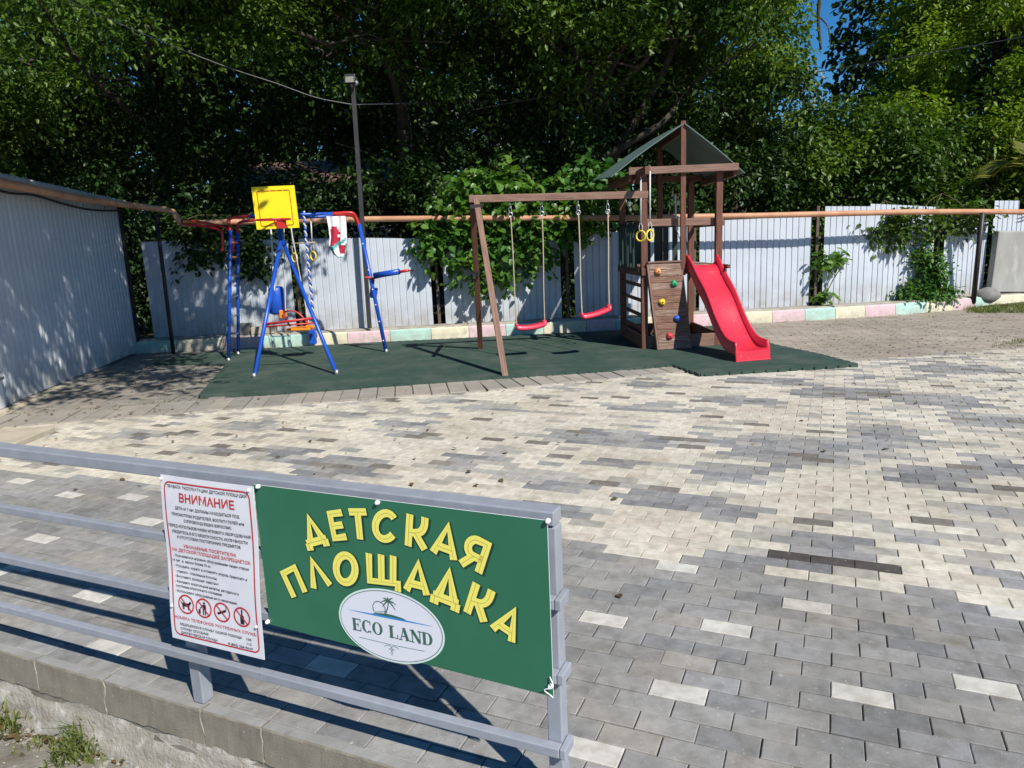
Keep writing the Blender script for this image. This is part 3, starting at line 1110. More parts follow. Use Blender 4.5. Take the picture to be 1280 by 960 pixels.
sign = thing('playground_sign', 'green sign board with yellow playground lettering and white oval emblem', 'sign', sg(.9, .64, SOFF))
su0, su1, szt, szb0, szb1 = .425, 1.412, .895, .415, .385
b = MB()
NX = 24
rows_f, rows_b = [], []
for i in range(NX + 1):
    u = su0 + (su1 - su0) * i / NX
    zb_ = szb0 + (szb1 - szb0) * i / NX
    wv = .002 * math.sin(i * .9) + .0015 * math.sin(i * .37 + 1)
    rows_f.append([sg(u, zb_, SOFF - .002 + wv * .0), sg(u, szt, SOFF - .002)])
    rows_b.append([sg(u, zb_, SOFF - .006), sg(u, szt, SOFF - .006)])
b.grid(rows_f, 0, flip=True)
b.grid(rows_b, 1)
n_ = len(rows_f)
b.grid([[r_[1] for r_ in rows_f], [r_[1] for r_ in rows_b]], 1, flip=True)
b.grid([[r_[0] for r_ in rows_f], [r_[0] for r_ in rows_b]], 1)
b.grid([rows_f[-1], rows_b[-1]], 1, flip=True)
b.grid([rows_f[0], rows_b[0]], 1)
b.build('panel', [M['sign'], M['signedge']], sign)
for ch, (x0, y0, s_), qd in SIGN:
    by = MB()
    q = [board_uz(x0 + a / s_, y0 + c / s_) for a, c in qd]
    TL, TR, BR_, BL_ = [Vector(p) for p in q]
    mf = lambda p, TL=TL, TR=TR, BR_=BR_, BL_=BL_: tuple((BL_ * (1 - p[0]) + BR_ * p[0]) * (1 - p[1]) + (TL * (1 - p[0]) + TR * p[0]) * p[1])
    hh = ((TL - BL_).length + (TR - BR_).length) / 2
    for st in LET[ch]:
        cl = ch == 'О'
        q = [Vector(mf((.5 + (p[0] - .5) * .88, p[1]))) for p in st]
        ribbon(by, q, .235 * hh, SOFF + .0006, 0, cl)
        ribbon(by, q, .0065 * hh, SOFF + .0014, 1, cl)
        ribbon(by, [p + Vector((.0035, -.0035)) for p in q], .29 * hh, SOFF - .0012, 2, cl)
    by.build('letter', [M['yellow_print'], M['print_line'], M['print_dark']], sign)
# oval emblem
ec, ez, ea, eb = .898, .500, .186, .118
b = MB()
def ell(a, c, off, mi):
    face_quad(b, [(ec + a * math.cos(2 * math.pi * k / 72), ez + c * math.sin(2 * math.pi * k / 72)) for k in range(72)], SOFF + off, mi)
ell(ea, eb, .0004, 1)
ell(ea * .965, eb * .95, .0008, 2)
ell(ea * .952, eb * .93, .0012, 0)
b.build('emblem', [M['oval'], M['oval_rim'], M['oval_line']], sign)
b = MB()
EO = SOFF + .0018
def em(pts, w_, mi=0, closed=False): ribbon(b, [(ec + p[0], ez + p[1]) for p in pts], w_, EO, mi, closed)
# wave: blue lens and dark green shore
lens = [(-.155 + .31 * i / 20, .030 - .000 - .0045 * math.sin(math.pi * i / 20)) for i in range(21)]
k = len(b.v)
face_quad(b, [(ec + x, ez + .028 + .0028 * math.sin(math.pi * i / 20)) for i, (x, y) in enumerate(lens)] + [(ec + x, ez + .028 - .0028 * math.sin(math.pi * i / 20)) for i, (x, y) in list(enumerate(lens))[::-1]][1:-1], EO, 1)
b.f[-1] = b.f[-1][::-1]
face_quad(b, [(ec - .060 + .12 * i / 14, ez + .031) for i in range(15)] + [(ec - .060 + .12 * i / 14, ez + .0325 + .007 * math.sin(math.pi * i / 14)) for i in range(13, 0, -1)], EO + .0001, 0)
# palm
em([(-.012, .036), (-.006, .05), (.0, .066), (.002, .082)], .0035)
for ang, ln in ((10, .026), (55, .028), (95, .024), (135, .026), (170, .026), (205, .024), (-30, .026)):
    a0 = math.radians(ang)
    p = [(.002 + ln * t * math.cos(a0), .082 + ln * t * math.sin(a0) - .012 * t * t) for t in (0, .35, .7, 1)]
    em(p[:3], .0042)
    em(p[2:], .0022)
# setting sun arc
em(arc(-.033, .052, .022, .023, -40, 215, 22), .0024)
em([(-.05, .037), (-.035, .041), (-.02, .044), (-.008, .049)], .0018)
# ECO LAND in slab serif letters (rectangles and arcs), height h
h_ = .040
def R_(x0, y0, x1, y1): face_quad(b, [(ec + x0, ez + y0), (ec + x1, ez + y0), (ec + x1, ez + y1), (ec + x0, ez + y1)], EO + .00015 * (TINY[0] % 7), 0); TINY[0] += 1
def letter(ch, x, y0, wd):
    t, s_ = .0095, .0026
    if ch == 'E':
        R_(x + .002, y0, x + .002 + t, y0 + h_)
        R_(x, y0, x + wd, y0 + s_); R_(x, y0 + h_ - s_, x + wd, y0 + h_); R_(x + .006, y0 + h_ * .48, x + wd * .72, y0 + h_ * .48 + s_)
        R_(x + wd - s_, y0, x + wd, y0 + .011); R_(x + wd - s_, y0 + h_ - .011, x + wd, y0 + h_); R_(x + wd * .72 - s_, y0 + h_ * .34, x + wd * .72, y0 + h_ * .66)
    if ch in 'CO':
        full = ch == 'O'
        a0, a1, n_ = (0, 360, 28) if full else (48, 318, 24)
        for i in range(n_):
            qa = [math.radians(a0 + (a1 - a0) * (i + d) / n_) for d in (0, 1)]
            cx, cy = x + wd / 2, y0 + h_ / 2
            P_ = []
            for q in qa: P_.append((ec + cx + (wd / 2) * math.cos(q), ez + cy + (h_ / 2 + .0008) * math.sin(q)))
            for q in qa[::-1]: P_.append((ec + cx + (wd / 2 - t) * math.cos(q), ez + cy + (h_ / 2 - .002) * math.sin(q)))
            face_quad(b, P_[::-1], EO, 0)
        if not full: R_(x + wd * .86, y0 + h_ * .68, x + wd * .86 + s_, y0 + h_); R_(x + wd * .86, y0, x + wd * .86 + s_, y0 + h_ * .2)
    if ch == 'L':
        R_(x + .004, y0, x + .004 + t, y0 + h_); R_(x, y0, x + wd, y0 + s_); R_(x, y0 + h_ - s_, x + .018, y0 + h_); R_(x + wd - s_, y0, x + wd, y0 + .013)
    if ch == 'A':
        ribbon(b, [(ec + x + .006, ez + y0), (ec + x + wd * .46, ez + y0 + h_)], .0028, EO, 0); ribbon(b, [(ec + x + wd * .45, ez + y0 + h_), (ec + x + wd - .009, ez + y0)], t, EO, 0)
        R_(x + wd * .22, y0 + h_ * .3, x + wd * .7, y0 + h_ * .3 + s_); R_(x, y0, x + .012, y0 + s_); R_(x + wd - .018, y0, x + wd, y0 + s_)
    if ch == 'N':
        R_(x + .005, y0, x + .005 + .0032, y0 + h_); R_(x + wd - .0085, y0, x + wd - .0055, y0 + h_); ribbon(b, [(ec + x + .007, ez + y0 + h_ - .001), (ec + x + wd - .008, ez + y0 + .001)], t, EO, 0)
        R_(x, y0, x + .013, y0 + s_); R_(x, y0 + h_ - s_, x + .012, y0 + h_); R_(x + wd - .013, y0 + h_ - s_, x + wd, y0 + h_)
    if ch == 'D':
        R_(x + .003, y0, x + .003 + t, y0 + h_); R_(x, y0, x + wd * .55, y0 + s_); R_(x, y0 + h_ - s_, x + wd * .55, y0 + h_)
        for i in range(14):
            qa = [math.radians(-90 + 180 * (i + d) / 14) for d in (0, 1)]
            cx, cy = x + wd * .5, y0 + h_ / 2
            P_ = [(ec + cx + wd * .5 * math.cos(q), ez + cy + h_ / 2 * math.sin(q)) for q in qa] + [(ec + cx + (wd * .5 - t) * math.cos(q), ez + cy + (h_ / 2 - s_) * math.sin(q)) for q in qa[::-1]]
            face_quad(b, P_[::-1], EO, 0)
for ch, x, wd in (('E', -.135, .030), ('C', -.101, .034), ('O', -.064, .037), ('L', -.004, .031), ('A', .030, .040), ('N', .070, .040), ('D', .110, .035)):
    letter(ch, x, -.036, wd)
# flourish under the name
em([(-.115, -.058), (-.02, -.0595), (.0, -.0605), (.115, -.058)], .0014)
em(arc(-.012, -.070, .012, .0055, 200, -90, 14) + [(0, -.0775), (.004, -.088), (0, -.0945), (-.004, -.088), (0, -.0775)] + arc(.012, -.070, .012, .0055, 270, -20, 14), .0014)
b.build('emblem_print', [M['oval_green'], M['oval_blue']], sign)
# fixing screws
for (px, py) in ((323, 608), (472, 628), (685, 651), (335, 777), (688, 858)):
    u, z = board_uz(px, py)
    b = MB()
    b.ball(sg(u, z, SOFF + .005), (.0065, .0065, .0065), 0, 8, 5)
    b.tube([sg(u, z, SOFF - .003), sg(u, z, SOFF + .003)], .0075, 8)
    b.build('screw', M['screw'], sign, smooth=True)
b = MB()
u, z = board_uz(688, 858)
b.tube(smooth_path([sg(u, z + .03, SOFF + .002), sg(u + .012, z + .008, SOFF + .012), sg(u - .014, z - .006, SOFF + .012), sg(u + .004, z - .022, SOFF + .008), sg(u + .008, z - .03, SOFF + .004)], 5), .0018, 5)
b.build('cable_tie', M['screw'], sign, smooth=True)

# white notice
notice = thing('notice_board', 'white notice with red heading and prohibition pictograms beside green sign', 'notice', sg(.2, .58, SOFF))
nTL, nTR, nBR, nBL = [Vector(board_uz(*q)) for q in ((203, 592), (319.5, 607), (332, 824), (218.5, 795))]
def nmap(x, y):
    """x,y in 0..1 from the top left"""
    return (nTL * (1 - x) + nTR * x) * (1 - y) + (nBL * (1 - x) + nBR * x) * y
def nbulge(x, y): return .004 * math.sin(x * 3.1) * math.sin(y * 6.0 + .6) + .003 * math.sin(y * 9 + x * 2)
NO = SOFF + .008
b = MB()
P = [[sg(*nmap(i / 14, j / 20), NO + nbulge(i / 14, j / 20)) for i in range(15)] for j in range(21)]
b.grid(P)
b.grid([[p - N * .002 for p in r_] for r_ in P], flip=True)
for e_ in (P[0], P[-1], [r_[0] for r_ in P], [r_[-1] for r_ in P]):
    b.grid([e_, [p - N * .002 for p in e_]])
b.build('panel', M['poster'], notice, smooth=True)


def nquad(bm, pts, mi=0, off=.0012):
    k = len(bm.v)
    for x, y in pts:
        bm.v.append(tuple(sg(*nmap(x, y), NO + nbulge(x, y) + off)))
        bm.gc.append((0, 0, 0))
    bm.f.append(tuple(range(k, k + len(pts))))
    bm.mi.append(mi)


def nribbon(bm, pts, w_, mi=0, closed=False, off=.0012):
    # work in an aspect-true space (width 1, height 1.5)
    asp = 1.5
    q = [Vector((p[0], p[1] * asp)) for p in pts]
    n_ = len(q)
    l_, r_ = [], []
    for i in range(n_):
        a, c = (q[i - 1], q[(i + 1) % n_]) if closed else (q[max(i - 1, 0)], q[min(i + 1, n_ - 1)])
        t = (c - a).normalized()
        nv = Vector((-t.y, t.x)) * w_ / 2
        l_.append(q[i] + nv)
        r_.append(q[i] - nv)
    for i in range(n_ if closed else n_ - 1):
        j = (i + 1) % n_
        nquad(bm, [(p.x, p.y / asp) for p in (l_[i], l_[j], r_[j], r_[i])], mi, off)


b = MB()                                                        # red rounded border
bp_ = []
rx, ry = .055, .037
for cx, cy, a0 in ((.955 - rx, .035 + ry, -90), (.955 - rx, .965 - ry, 0), (.045 + rx, .965 - ry, 90), (.045 + rx, .035 + ry, 180)):
    for k in range(7):
        a = math.radians(a0 + 15 * k)
        bp_.append((cx + rx * math.cos(a), cy + ry * math.sin(a)))
full = []
for i in range(len(bp_)):
    a, c = Vector(bp_[i]), Vector(bp_[(i + 1) % len(bp_)])
    k = max(1, int((c - a).length / .06))
    full += [tuple(a + (c - a) * t / k) for t in range(k)]
nribbon(b, full, .013, 0, True)
b.build('border', M['redink'], notice)


def text_mesh(txt, bold=0.0, space=1.0):
    cu = bpy.data.curves.new('t', 'FONT')
    cu.body = txt
    cu.size = 1.0
    cu.offset = bold
    cu.space_character = space
    cu.resolution_u = 2
    o = bpy.data.objects.new('t', cu)
    link(o)
    dg = bpy.context.evaluated_depsgraph_get()
    me = bpy.data.meshes.new_from_object(o.evaluated_get(dg))
    vs = [tuple(v.co) for v in me.vertices]
    fs = [tuple(p.vertices) for p in me.polygons]
    bpy.data.objects.remove(o)
    bpy.data.curves.remove(cu)
    bpy.data.meshes.remove(me)
    return vs, fs


def nline(bm, txt, y, hgt, x0, x1, mi=0, bold=0.012, off=.0013):
    """one line of print between x0 and x1, baseline y, cap height hgt (fractions of the notice)"""
    vs, fs = text_mesh(txt, bold)
    if not vs: return
    ax, bx = min(v[0] for v in vs), max(v[0] for v in vs)
    sx = (x1 - x0) / (bx - ax)
    sy = hgt / .73
    k = len(bm.v)
    for v in vs:
        x, yy = x0 + (v[0] - ax) * sx, y - v[1] * sy
        bm.v.append(tuple(sg(*nmap(x, yy), NO + nbulge(x, yy) + off)))
        bm.gc.append((0, 0, 0))
    for f in fs:
        bm.f.append(tuple(i + k for i in f))
        bm.mi.append(mi)


b = MB()
for txt, y, hgt, x0, x1, mi, bo in (
        ('ПРАВИЛА ЭКСПЛУАТАЦИИ ДЕТСКОЙ ПЛОЩАДКИ', .066, .017, .075, .93, 0, .016),
        ('ВНИМАНИЕ', .141, .050, .21, .80, 1, .022),
        ('ДЕТИ от 7 лет ДОЛЖНЫ НАХОДИТЬСЯ ПОД', .187, .017, .155, .84, 0, .016),
        ('ПРИСМОТРОМ РОДИТЕЛЕЙ, ВОСПИТАТЕЛЕЙ или', .226, .017, .11, .88, 0, .016),
        ('СОПРОВОЖДАЮЩИХ ВЗРОСЛЫХ.', .259, .017, .24, .75, 0, .016),
        ('ПЕРЕД ИСПОЛЬЗОВАНИЕМ ИГРОВОГО ОБОРУДОВАНИЯ', .297, .017, .06, .935, 0, .016),
        ('УБЕДИТЕСЬ В ЕГО БЕЗОПАСНОСТИ, ИСПРАВНОСТИ', .332, .017, .09, .90, 0, .016),
        ('И ОТСУТСТВИИ ПОСТОРОННИХ ПРЕДМЕТОВ.', .364, .017, .14, .83, 0, .016),
        ('УВАЖАЕМЫЕ ПОСЕТИТЕЛИ!', .417, .019, .20, .77, 1, .018),
        ('НА ДЕТСКОЙ ПЛОЩАДКЕ ЗАПРЕЩАЕТСЯ:', .447, .019, .07, .92, 1, .018),
        ('- Пользоваться игровым оборудованием лицам старше', .481, .016, .075, .90, 0, .012),
        ('14 лет  и  весом более 70 кг.', .511, .016, .06, .49, 0, .012),
        ('- Мусорить, курить и оставлять окурки, приносить и', .543, .016, .075, .875, 0, .012),
        ('ставлять  стеклянные бутылки.', .577, .016, .10, .55, 0, .012),
        ('- Выгуливать домашних животных.', .607, .016, .075, .57, 0, .012),
        ('- Распивать алкогольные напитки, находиться в', .639, .016, .075, .78, 0, .012),
        ('состоянии алкогольного опьянения.', .666, .016, .085, .60, 0, .012),
        ('- Использовать оборудование не по назначению.', .697, .016, .075, .76, 0, .012),
        ('НОМЕРА ТЕЛЕФОНОВ ЭКСТРЕННЫХ СЛУЖБ:', .864, .018, .055, .94, 1, .010),
        ('МЕДИЦИНСКАЯ СЛУЖБА СКОРОЙ ПОМОЩИ', .902, .015, .11, .78, 0, .016), ('103', .902, .015, .83, .88, 0, .016),
        ('СЛУЖБА СПАСЕНИЯ', .930, .015, .11, .42, 0, .016), ('112', .930, .015, .83, .88, 0, .016),
        ('ДИСПЕТЧЕРСКАЯ СЛУЖБА', .956, .015, .11, .52, 0, .016), ('8 (862) 266-06-01', .956, .015, .63, .89, 0, .016)):
    nline(b, txt, y, hgt, x0, x1, mi, bo)
b.build('printed_text', [M['ink'], M['redink']], notice)
b = MB()                                                        # four prohibition signs
for i, cx in enumerate((.19, .385, .585, .80)):
    cy, r_ = .764, .082
    circ = [(cx + r_ * math.cos(2 * math.pi * k / 24), cy + r_ / 1.5 * math.sin(2 * math.pi * k / 24)) for k in range(24)]
    if i == 0:                                                  # dog on a lead
        nribbon(b, [(cx - .045, cy + .004), (cx + .03, cy + .004)], .032, 0)
        nribbon(b, [(cx + .03, cy + .0), (cx + .052, cy - .018)], .022, 0)
        for lx in (-.04, -.028, .018, .03): nribbon(b, [(cx + lx, cy + .005), (cx + lx + .004, cy + .033)], .009, 0)
        nribbon(b, [(cx - .045, cy), (cx - .062, cy - .016)], .008, 0)
    if i == 1:                                                  # person with a bin
        nribbon(b, [(cx + .005, cy - .036), (cx + .005, cy - .024)], .022, 0)
        nribbon(b, [(cx + .005, cy - .02), (cx + .008, cy + .012)], .038, 0)
        for lx in (-.006, .016): nribbon(b, [(cx + lx, cy + .01), (cx + lx, cy + .042)], .013, 0)
        nribbon(b, [(cx - .012, cy - .014), (cx - .04, cy + .008)], .010, 0)
        nribbon(b, [(cx - .048, cy + .012), (cx - .044, cy + .036)], .022, 0)
    if i == 2:                                                  # cigarette
        nribbon(b, [(cx - .05, cy + .014), (cx + .045, cy - .014)], .020, 0)
        nribbon(b, [(cx + .05, cy - .02), (cx + .042, cy - .03), (cx + .052, cy - .04)], .006, 0)
    if i == 3:                                                  # bottle
        nribbon(b, [(cx, cy + .044), (cx, cy - .008)], .040, 0)
        nribbon(b, [(cx, cy - .006), (cx, cy - .044)], .015, 0)
    nribbon(b, circ, .014, 1, True, .0017)
    a = math.radians(45)
    nribbon(b, [(cx - r_ * .72, cy - r_ / 1.5 * .72), (cx + r_ * .72, cy + r_ / 1.5 * .72)], .011, 1, False, .0021)
b.build('pictograms', [M['ink'], M['redink']], notice)
for x, y in ((.015, .02), (.955, .022), (.03, .79), (.95, .80)):
    b = MB()
    u, z = nmap(x, y)
    b.ball(sg(u, z, NO + .005), .0055, 0, 8, 5)
    b.build('screw', M['screw'], notice, smooth=True)

# ------------------------------------------------------------------ wooden play tower
tower = thing('play_tower', 'brown wooden play tower with green roof, red slide and swing beam', 'play tower', (2.45, 11.0, MZ))
TX0, TX1, TY0, TY1 = 1.92, 2.97, 10.22, 11.72
PLT = 1.17
def wb(name, a, c, w_, h_, mat='wood_dark', up=(0, 0, 1), parent=None):
    b_ = MB()
    b_.beam(a, c, w_, h_, up)
    return b_.build(name, M[mat], parent or tower, bevel=.006)
for x, y, zt in ((TX0, TY0, 2.43), (TX1, TY0 + .04, 2.43), (TX0 - .06, TY1, 2.43), (TX1 - .02, TY1, 2.43)):
    wb('post', (x, y, 0), (x, y, zt), .09, .09, up=(0, 1, 0))
wb('king_post', (2.45, TY0 - .06, 1.05), (2.45, TY0 - .06, 3.10), .07, .05, up=(0, 1, 0))
wb('king_post', (2.47, TY1 + .05, 0), (2.47, TY1 + .05, 3.0), .08, .07, up=(0, 1, 0))
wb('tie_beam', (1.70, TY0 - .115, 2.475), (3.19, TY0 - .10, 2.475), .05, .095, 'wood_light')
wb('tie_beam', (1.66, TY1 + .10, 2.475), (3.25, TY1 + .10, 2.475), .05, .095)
wb('eaves_beam', (1.73, TY0 - .08, 2.40), (1.70, TY1 + .2, 2.40), .05, .09)
wb('eaves_beam', (3.16, TY0 - .06, 2.40), (3.18, TY1 + .2, 2.40), .05, .09)
wb('ring_beam', (1.84, 9.52, 2.43), (1.80, TY1 + .1, 2.43), .06, .10)
wb('ridge_beam', (2.45, TY0 - .03, 2.98), (2.47, TY1 + .1, 2.98), .05, .09)
for xe, ze, sx in ((1.47, 2.425, -1), (3.26, 2.40, 1)):
    b = MB()
    nseg = 8
    P = []
    for i in range(nseg + 1):
        t = i / nseg
        row = []
        for k in range(7):
            v = k / 6
            xb = xe - (.02 if sx < 0 else .0) * v
            x = 2.45 + (xb - 2.45) * t + sx * .012
            z = 3.065 + .07 * v + (ze + .10 * v * (sx < 0) - 3.065 - .07 * v) * t + .012 * math.sin(math.pi * t)
            row.append(Vector((x, TY0 - .12 + 2.02 * v, z + .008 * math.sin(k * 1.1 + i * .5) * t)))
        P.append(row)
    b.grid(P, flip=(sx > 0))
    Q = [[p - Vector((0, 0, .014)) for p in r_] for r_ in P]
    b.grid(Q, flip=(sx < 0))
    for e1, e2 in ((P[0], Q[0]), (P[-1], Q[-1]), ([r_[0] for r_ in P], [r_[0] for r_ in Q]), ([r_[-1] for r_ in P], [r_[-1] for r_ in Q])):
        b.grid([e1, e2])
    b.build('roof_sheet', M['tarp'], tower, smooth=False)
# platform
for i in range(10):
    y = TY0 + .05 + i * .152
    wb('deck_board', (TX0 - .02, y, PLT), (TX1, y, PLT), .14, .028, 'plank')
for a, c in (((TX0 - .05, TY0 - .06, PLT - .05), (TX1 + .05, TY0 - .02, PLT - .05)), ((TX0 - .06, TY0, PLT - .05), (TX0 - .11, TY1 + .05, PLT - .05)), ((TX1 + .06, TY0 - .12, PLT - .05), (TX1 + .04, TY1, PLT - .05)), ((TX0 - .1, TY1 + .06, PLT - .05), (TX1, TY1 + .06, PLT - .05))):
    wb('joist', a, c, .04, .11)
wb('joist', (TX1 + .05, TY0 - .30, 1.155), (TX1 + .05, TY0 + .3, 1.155), .04, .05)
# hand rails and pickets
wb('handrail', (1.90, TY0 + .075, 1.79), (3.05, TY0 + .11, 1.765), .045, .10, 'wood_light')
wb('handrail', (1.9, TY1 + .01, 1.80), (3.06, TY1 + .02, 1.80), .045, .08)
wb('handrail', (TX0 - .05, TY0 + .05, 1.78), (TX0 - .10, TY1, 1.78), .04, .07)
wb('handrail', (TX1 + .05, TY0, 1.74), (TX1 + .05, TY1, 1.74), .04, .07)
for i in range(7):
    t = (i + .6) / 7.2
    x, y = TX0 - .05 - .05 * t, TY0 + .05 + (TY1 - TY0 - .1) * t
    b = MB()
    b.box((x - .03, y, 1.47), (.022, .085, .68))
    b.build('picket', M['picket'], tower, bevel=.003)
for i in range(7):
    x = TX0 + .05 + i * .145
    b = MB()
    b.box((x, TY1 - .02, 1.46), (.085, .022, .66))
    b.build('picket', M['picket'], tower, bevel=.003)
# ladder rungs on the left face
for z in (.30, .50, .71, .92):
    wb('rung', (TX0 - .02, TY0, z), (TX0 - .07, TY1, z), .045, .045, 'wood_dark')
# base boards of the sandbox
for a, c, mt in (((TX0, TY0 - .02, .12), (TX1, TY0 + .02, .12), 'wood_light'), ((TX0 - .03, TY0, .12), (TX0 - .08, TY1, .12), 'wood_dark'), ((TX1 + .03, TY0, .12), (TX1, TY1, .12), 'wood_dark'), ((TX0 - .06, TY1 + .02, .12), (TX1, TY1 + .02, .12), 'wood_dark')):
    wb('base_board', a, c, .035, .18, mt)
# climbing wall
CW0, CW1 = Vector((2.185, TY0 - .075, 1.235)), Vector((2.305, TY0 - .20, MZ))
cdir = (CW1 - CW0)
clen = cdir.length
cdir.normalize()
cx_ = Vector((1, .06, 0)).normalized()
cnrm = cx_.cross(cdir)
if cnrm.y > 0: cnrm = -cnrm
RC = Matrix((cx_, cdir, cx_.cross(cdir))).transposed()
cwall = None
b = MB()
for sx in (-.235, .235):
    b.beam(CW0 + cx_ * sx - cnrm * .03, CW1 + cx_ * sx - cnrm * .03, .03, .085, tuple(cnrm))
b.beam(CW0 - cx_ * .235 + Vector((0, 0, .012)), CW0 + cx_ * .235 + Vector((0, 0, .012)), .07, .022)
cwall = b.build('climbing_wall', M['wood_light'], tower, bevel=.004)
NP = 13
b = MB()
b.beam(CW0 - cnrm * .035 + cdir * .05, CW1 - cnrm * .035 - cdir * .02, .40, .012, tuple(cnrm))
b.build('gap_blocker', M['wood_dark'], cwall)  # unseen board added to stop light showing through the plank gaps
for i in range(NP):
    p = CW0 + cdir * (clen * (i + .5) / NP)
    b = MB()
    b.box(p + cnrm * random.uniform(0, .006), (.445, clen / NP - (.0022 if i != 2 else .009), .024), Matrix.Rotation(random.gauss(0, .006), 3, 'Y') @ RC)
    b.build('plank', M['plank' if random.random() < .6 else 'plank2'], cwall, bevel=.004)
for (px, py, mt) in ((822, 340, 'hold_o'), (842, 355, 'hold_g'), (827, 378, 'hold_y'), (846, 398.5, 'hold_b'), (836.5, 420.5, 'hold_r')):
    d = _ray(px, py)
    o = Vector((0, 0, CAMH))
    X = o + d * ((CW0 - o).dot(cnrm) / d.dot(cnrm))
    b = MB()
    P = []
    for i in range(7):
        t = i / 6 * math.pi / 2
        P.append([X + cnrm * (.012 + .05 * math.sin(t)) + (cx_ * math.cos(a) * .048 + cdir * math.sin(a) * (.040 + .012 * (math.sin(a) < 0))) * (math.cos(t) ** .6 * (1 + .12 * math.sin(3 * a + px)) + .02) for a in [2 * math.pi * k / 14 for k in range(15)]])
    b.grid(P, flip=False)
    hd_ = b.build('hold', M[mt], cwall, smooth=True)
    b = MB()
    b.tube([X + cnrm * .05, X + cnrm * .066], .011, 8)
    b.build('bolt', M['black'], cwall) if False else b.build('hold_bolt', M['black'], cwall)

# slide
ST, SB = Vector((2.725, TY0 - .02, 0)), Vector((3.005, 8.84, 0))
sd = (SB - ST)
sl_len = sd.length
sd.normalize()
sn = Vector((-sd.y, sd.x, 0))
prof = [(-.02, 1.20), (.04, 1.195), (.12, 1.15), (.22, 1.05), (.34, .94), (.45, .855), (.55, .765), (.66, .645), (.78, .50), (.88, .395), (.98, .305), (1.08, .235), (1.18, .195), (1.28, .182), (sl_len - .03, .178), (sl_len, .165)]
pr_s = smooth_path([(a, 0, z) for a, z in prof], 4)
sect = [(-.235, -.085), (-.235, .085), (-.222, .10), (-.205, .095), (-.198, .01), (-.17, -.012), (-.06, -.022), (.06, -.022), (.17, -.012), (.198, .01), (.205, .095), (.222, .10), (.235, .085), (.235, -.085)]
b = MB()
P = []
for i, q in enumerate(pr_s):
    t = i / (len(pr_s) - 1)
    kw = 1.0 - .06 * math.sin(math.pi * t)
    rim = 1.0 if t > .08 else 1.25
    if t > .93: rim = 1.0 - (t - .93) / .07 * .75
    row = []
    for (a, z) in sect:
        zz = q.z + (z * rim if z > 0 else z)
        if z == -.085: zz = q.z - .06 - .05 * math.sin(math.pi * min(1, t * 1.2)) * 1.2
        p = ST + sd * q.x + sn * (a * kw)
        row.append(Vector((p.x, p.y, max(zz, .03))))
    P.append(row)
P[-1] = [Vector((p.x, p.y, min(p.z, .20))) for p in P[-1]]
b.grid(P, flip=True)
ep = P[-1]
lipb = [Vector((p.x, p.y, .036)) + sd * .012 for p in ep]
b.grid([ep, lipb], flip=True)
b.grid([[p - Vector((0, 0, .0)) for p in (r_[0], r_[-1])] for r_ in P])
ob = b.build('slide', M['slide'], tower, smooth=True)
b = MB()
foot = [lipb[0] + sn * -.001, lipb[-1] + sn * .001]
b.beam(foot[0] + sd * .006 + Vector((0, 0, .003)), foot[1] + sd * .006 + Vector((0, 0, .003)), .02, .010)
b.build('slide_foot', M['slide'], tower, bevel=.003)

# swing beam and A legs
SBA, SBC = Vector((-.46, 9.78, 2.185)), Vector((1.90, 9.80, 2.13))
SBC = Vector((1.93, 9.98, 2.155))
wb('swing_beam', SBA, SBC, .07, .095, 'wood_light')
wb('swing_beam_splice', SBA + (SBC - SBA) * .42 + Vector((0, -.012, 0)), SBA + (SBC - SBA) * .58 + Vector((0, -.012, 0)), .055, .05, 'wood_light')
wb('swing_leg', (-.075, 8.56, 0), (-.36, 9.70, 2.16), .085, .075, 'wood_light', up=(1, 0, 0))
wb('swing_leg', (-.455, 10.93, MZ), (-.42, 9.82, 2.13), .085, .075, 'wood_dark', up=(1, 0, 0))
b = MB()
b.beam((-.42, 9.25, 1.20), (-.40, 10.45, 1.20), .03, .06)
b.beam((-.36, 9.60, 2.08), (-.38, 9.98, 2.08), .16, .05)
b.build('leg_brace', M['darkpost'], tower)

# swings
def chain_ropes(root, pts, mat='rope'):
    for top, bot in pts:
        b_ = MB()
        knots = smooth_path([top, top * .6 + bot * .4 + Vector((.004, .006, 0)), top * .3 + bot * .7 + Vector((-.003, 0, 0)), bot], 5)
        b_.tube([top + (bot - top) * .10] + [k for k in knots if k.z < (top + (bot - top) * .10).z], .0095, 6)
        b_.build('rope', M[mat], root, smooth=True)
        b_ = MB()
        d = (bot - top).normalized()
        b_.tube([top + Vector((0, 0, .05)), top + d * .05], .011, 6)
        c_ = top + d * .09
        b_.tube([c_ + Vector((.018 * math.cos(a), 0, .04 * math.sin(a))) for a in [2 * math.pi * k / 10 for k in range(10)]], .006, 5, closed=True)
        c_ = top + d * .155
        b_.tube([c_ + Vector((.028 * math.cos(a), 0, .028 * math.sin(a))) for a in [2 * math.pi * k / 12 for k in range(12)]], .008, 5, closed=True)
        b_.build('shackle', M['steel'], root, smooth=True)


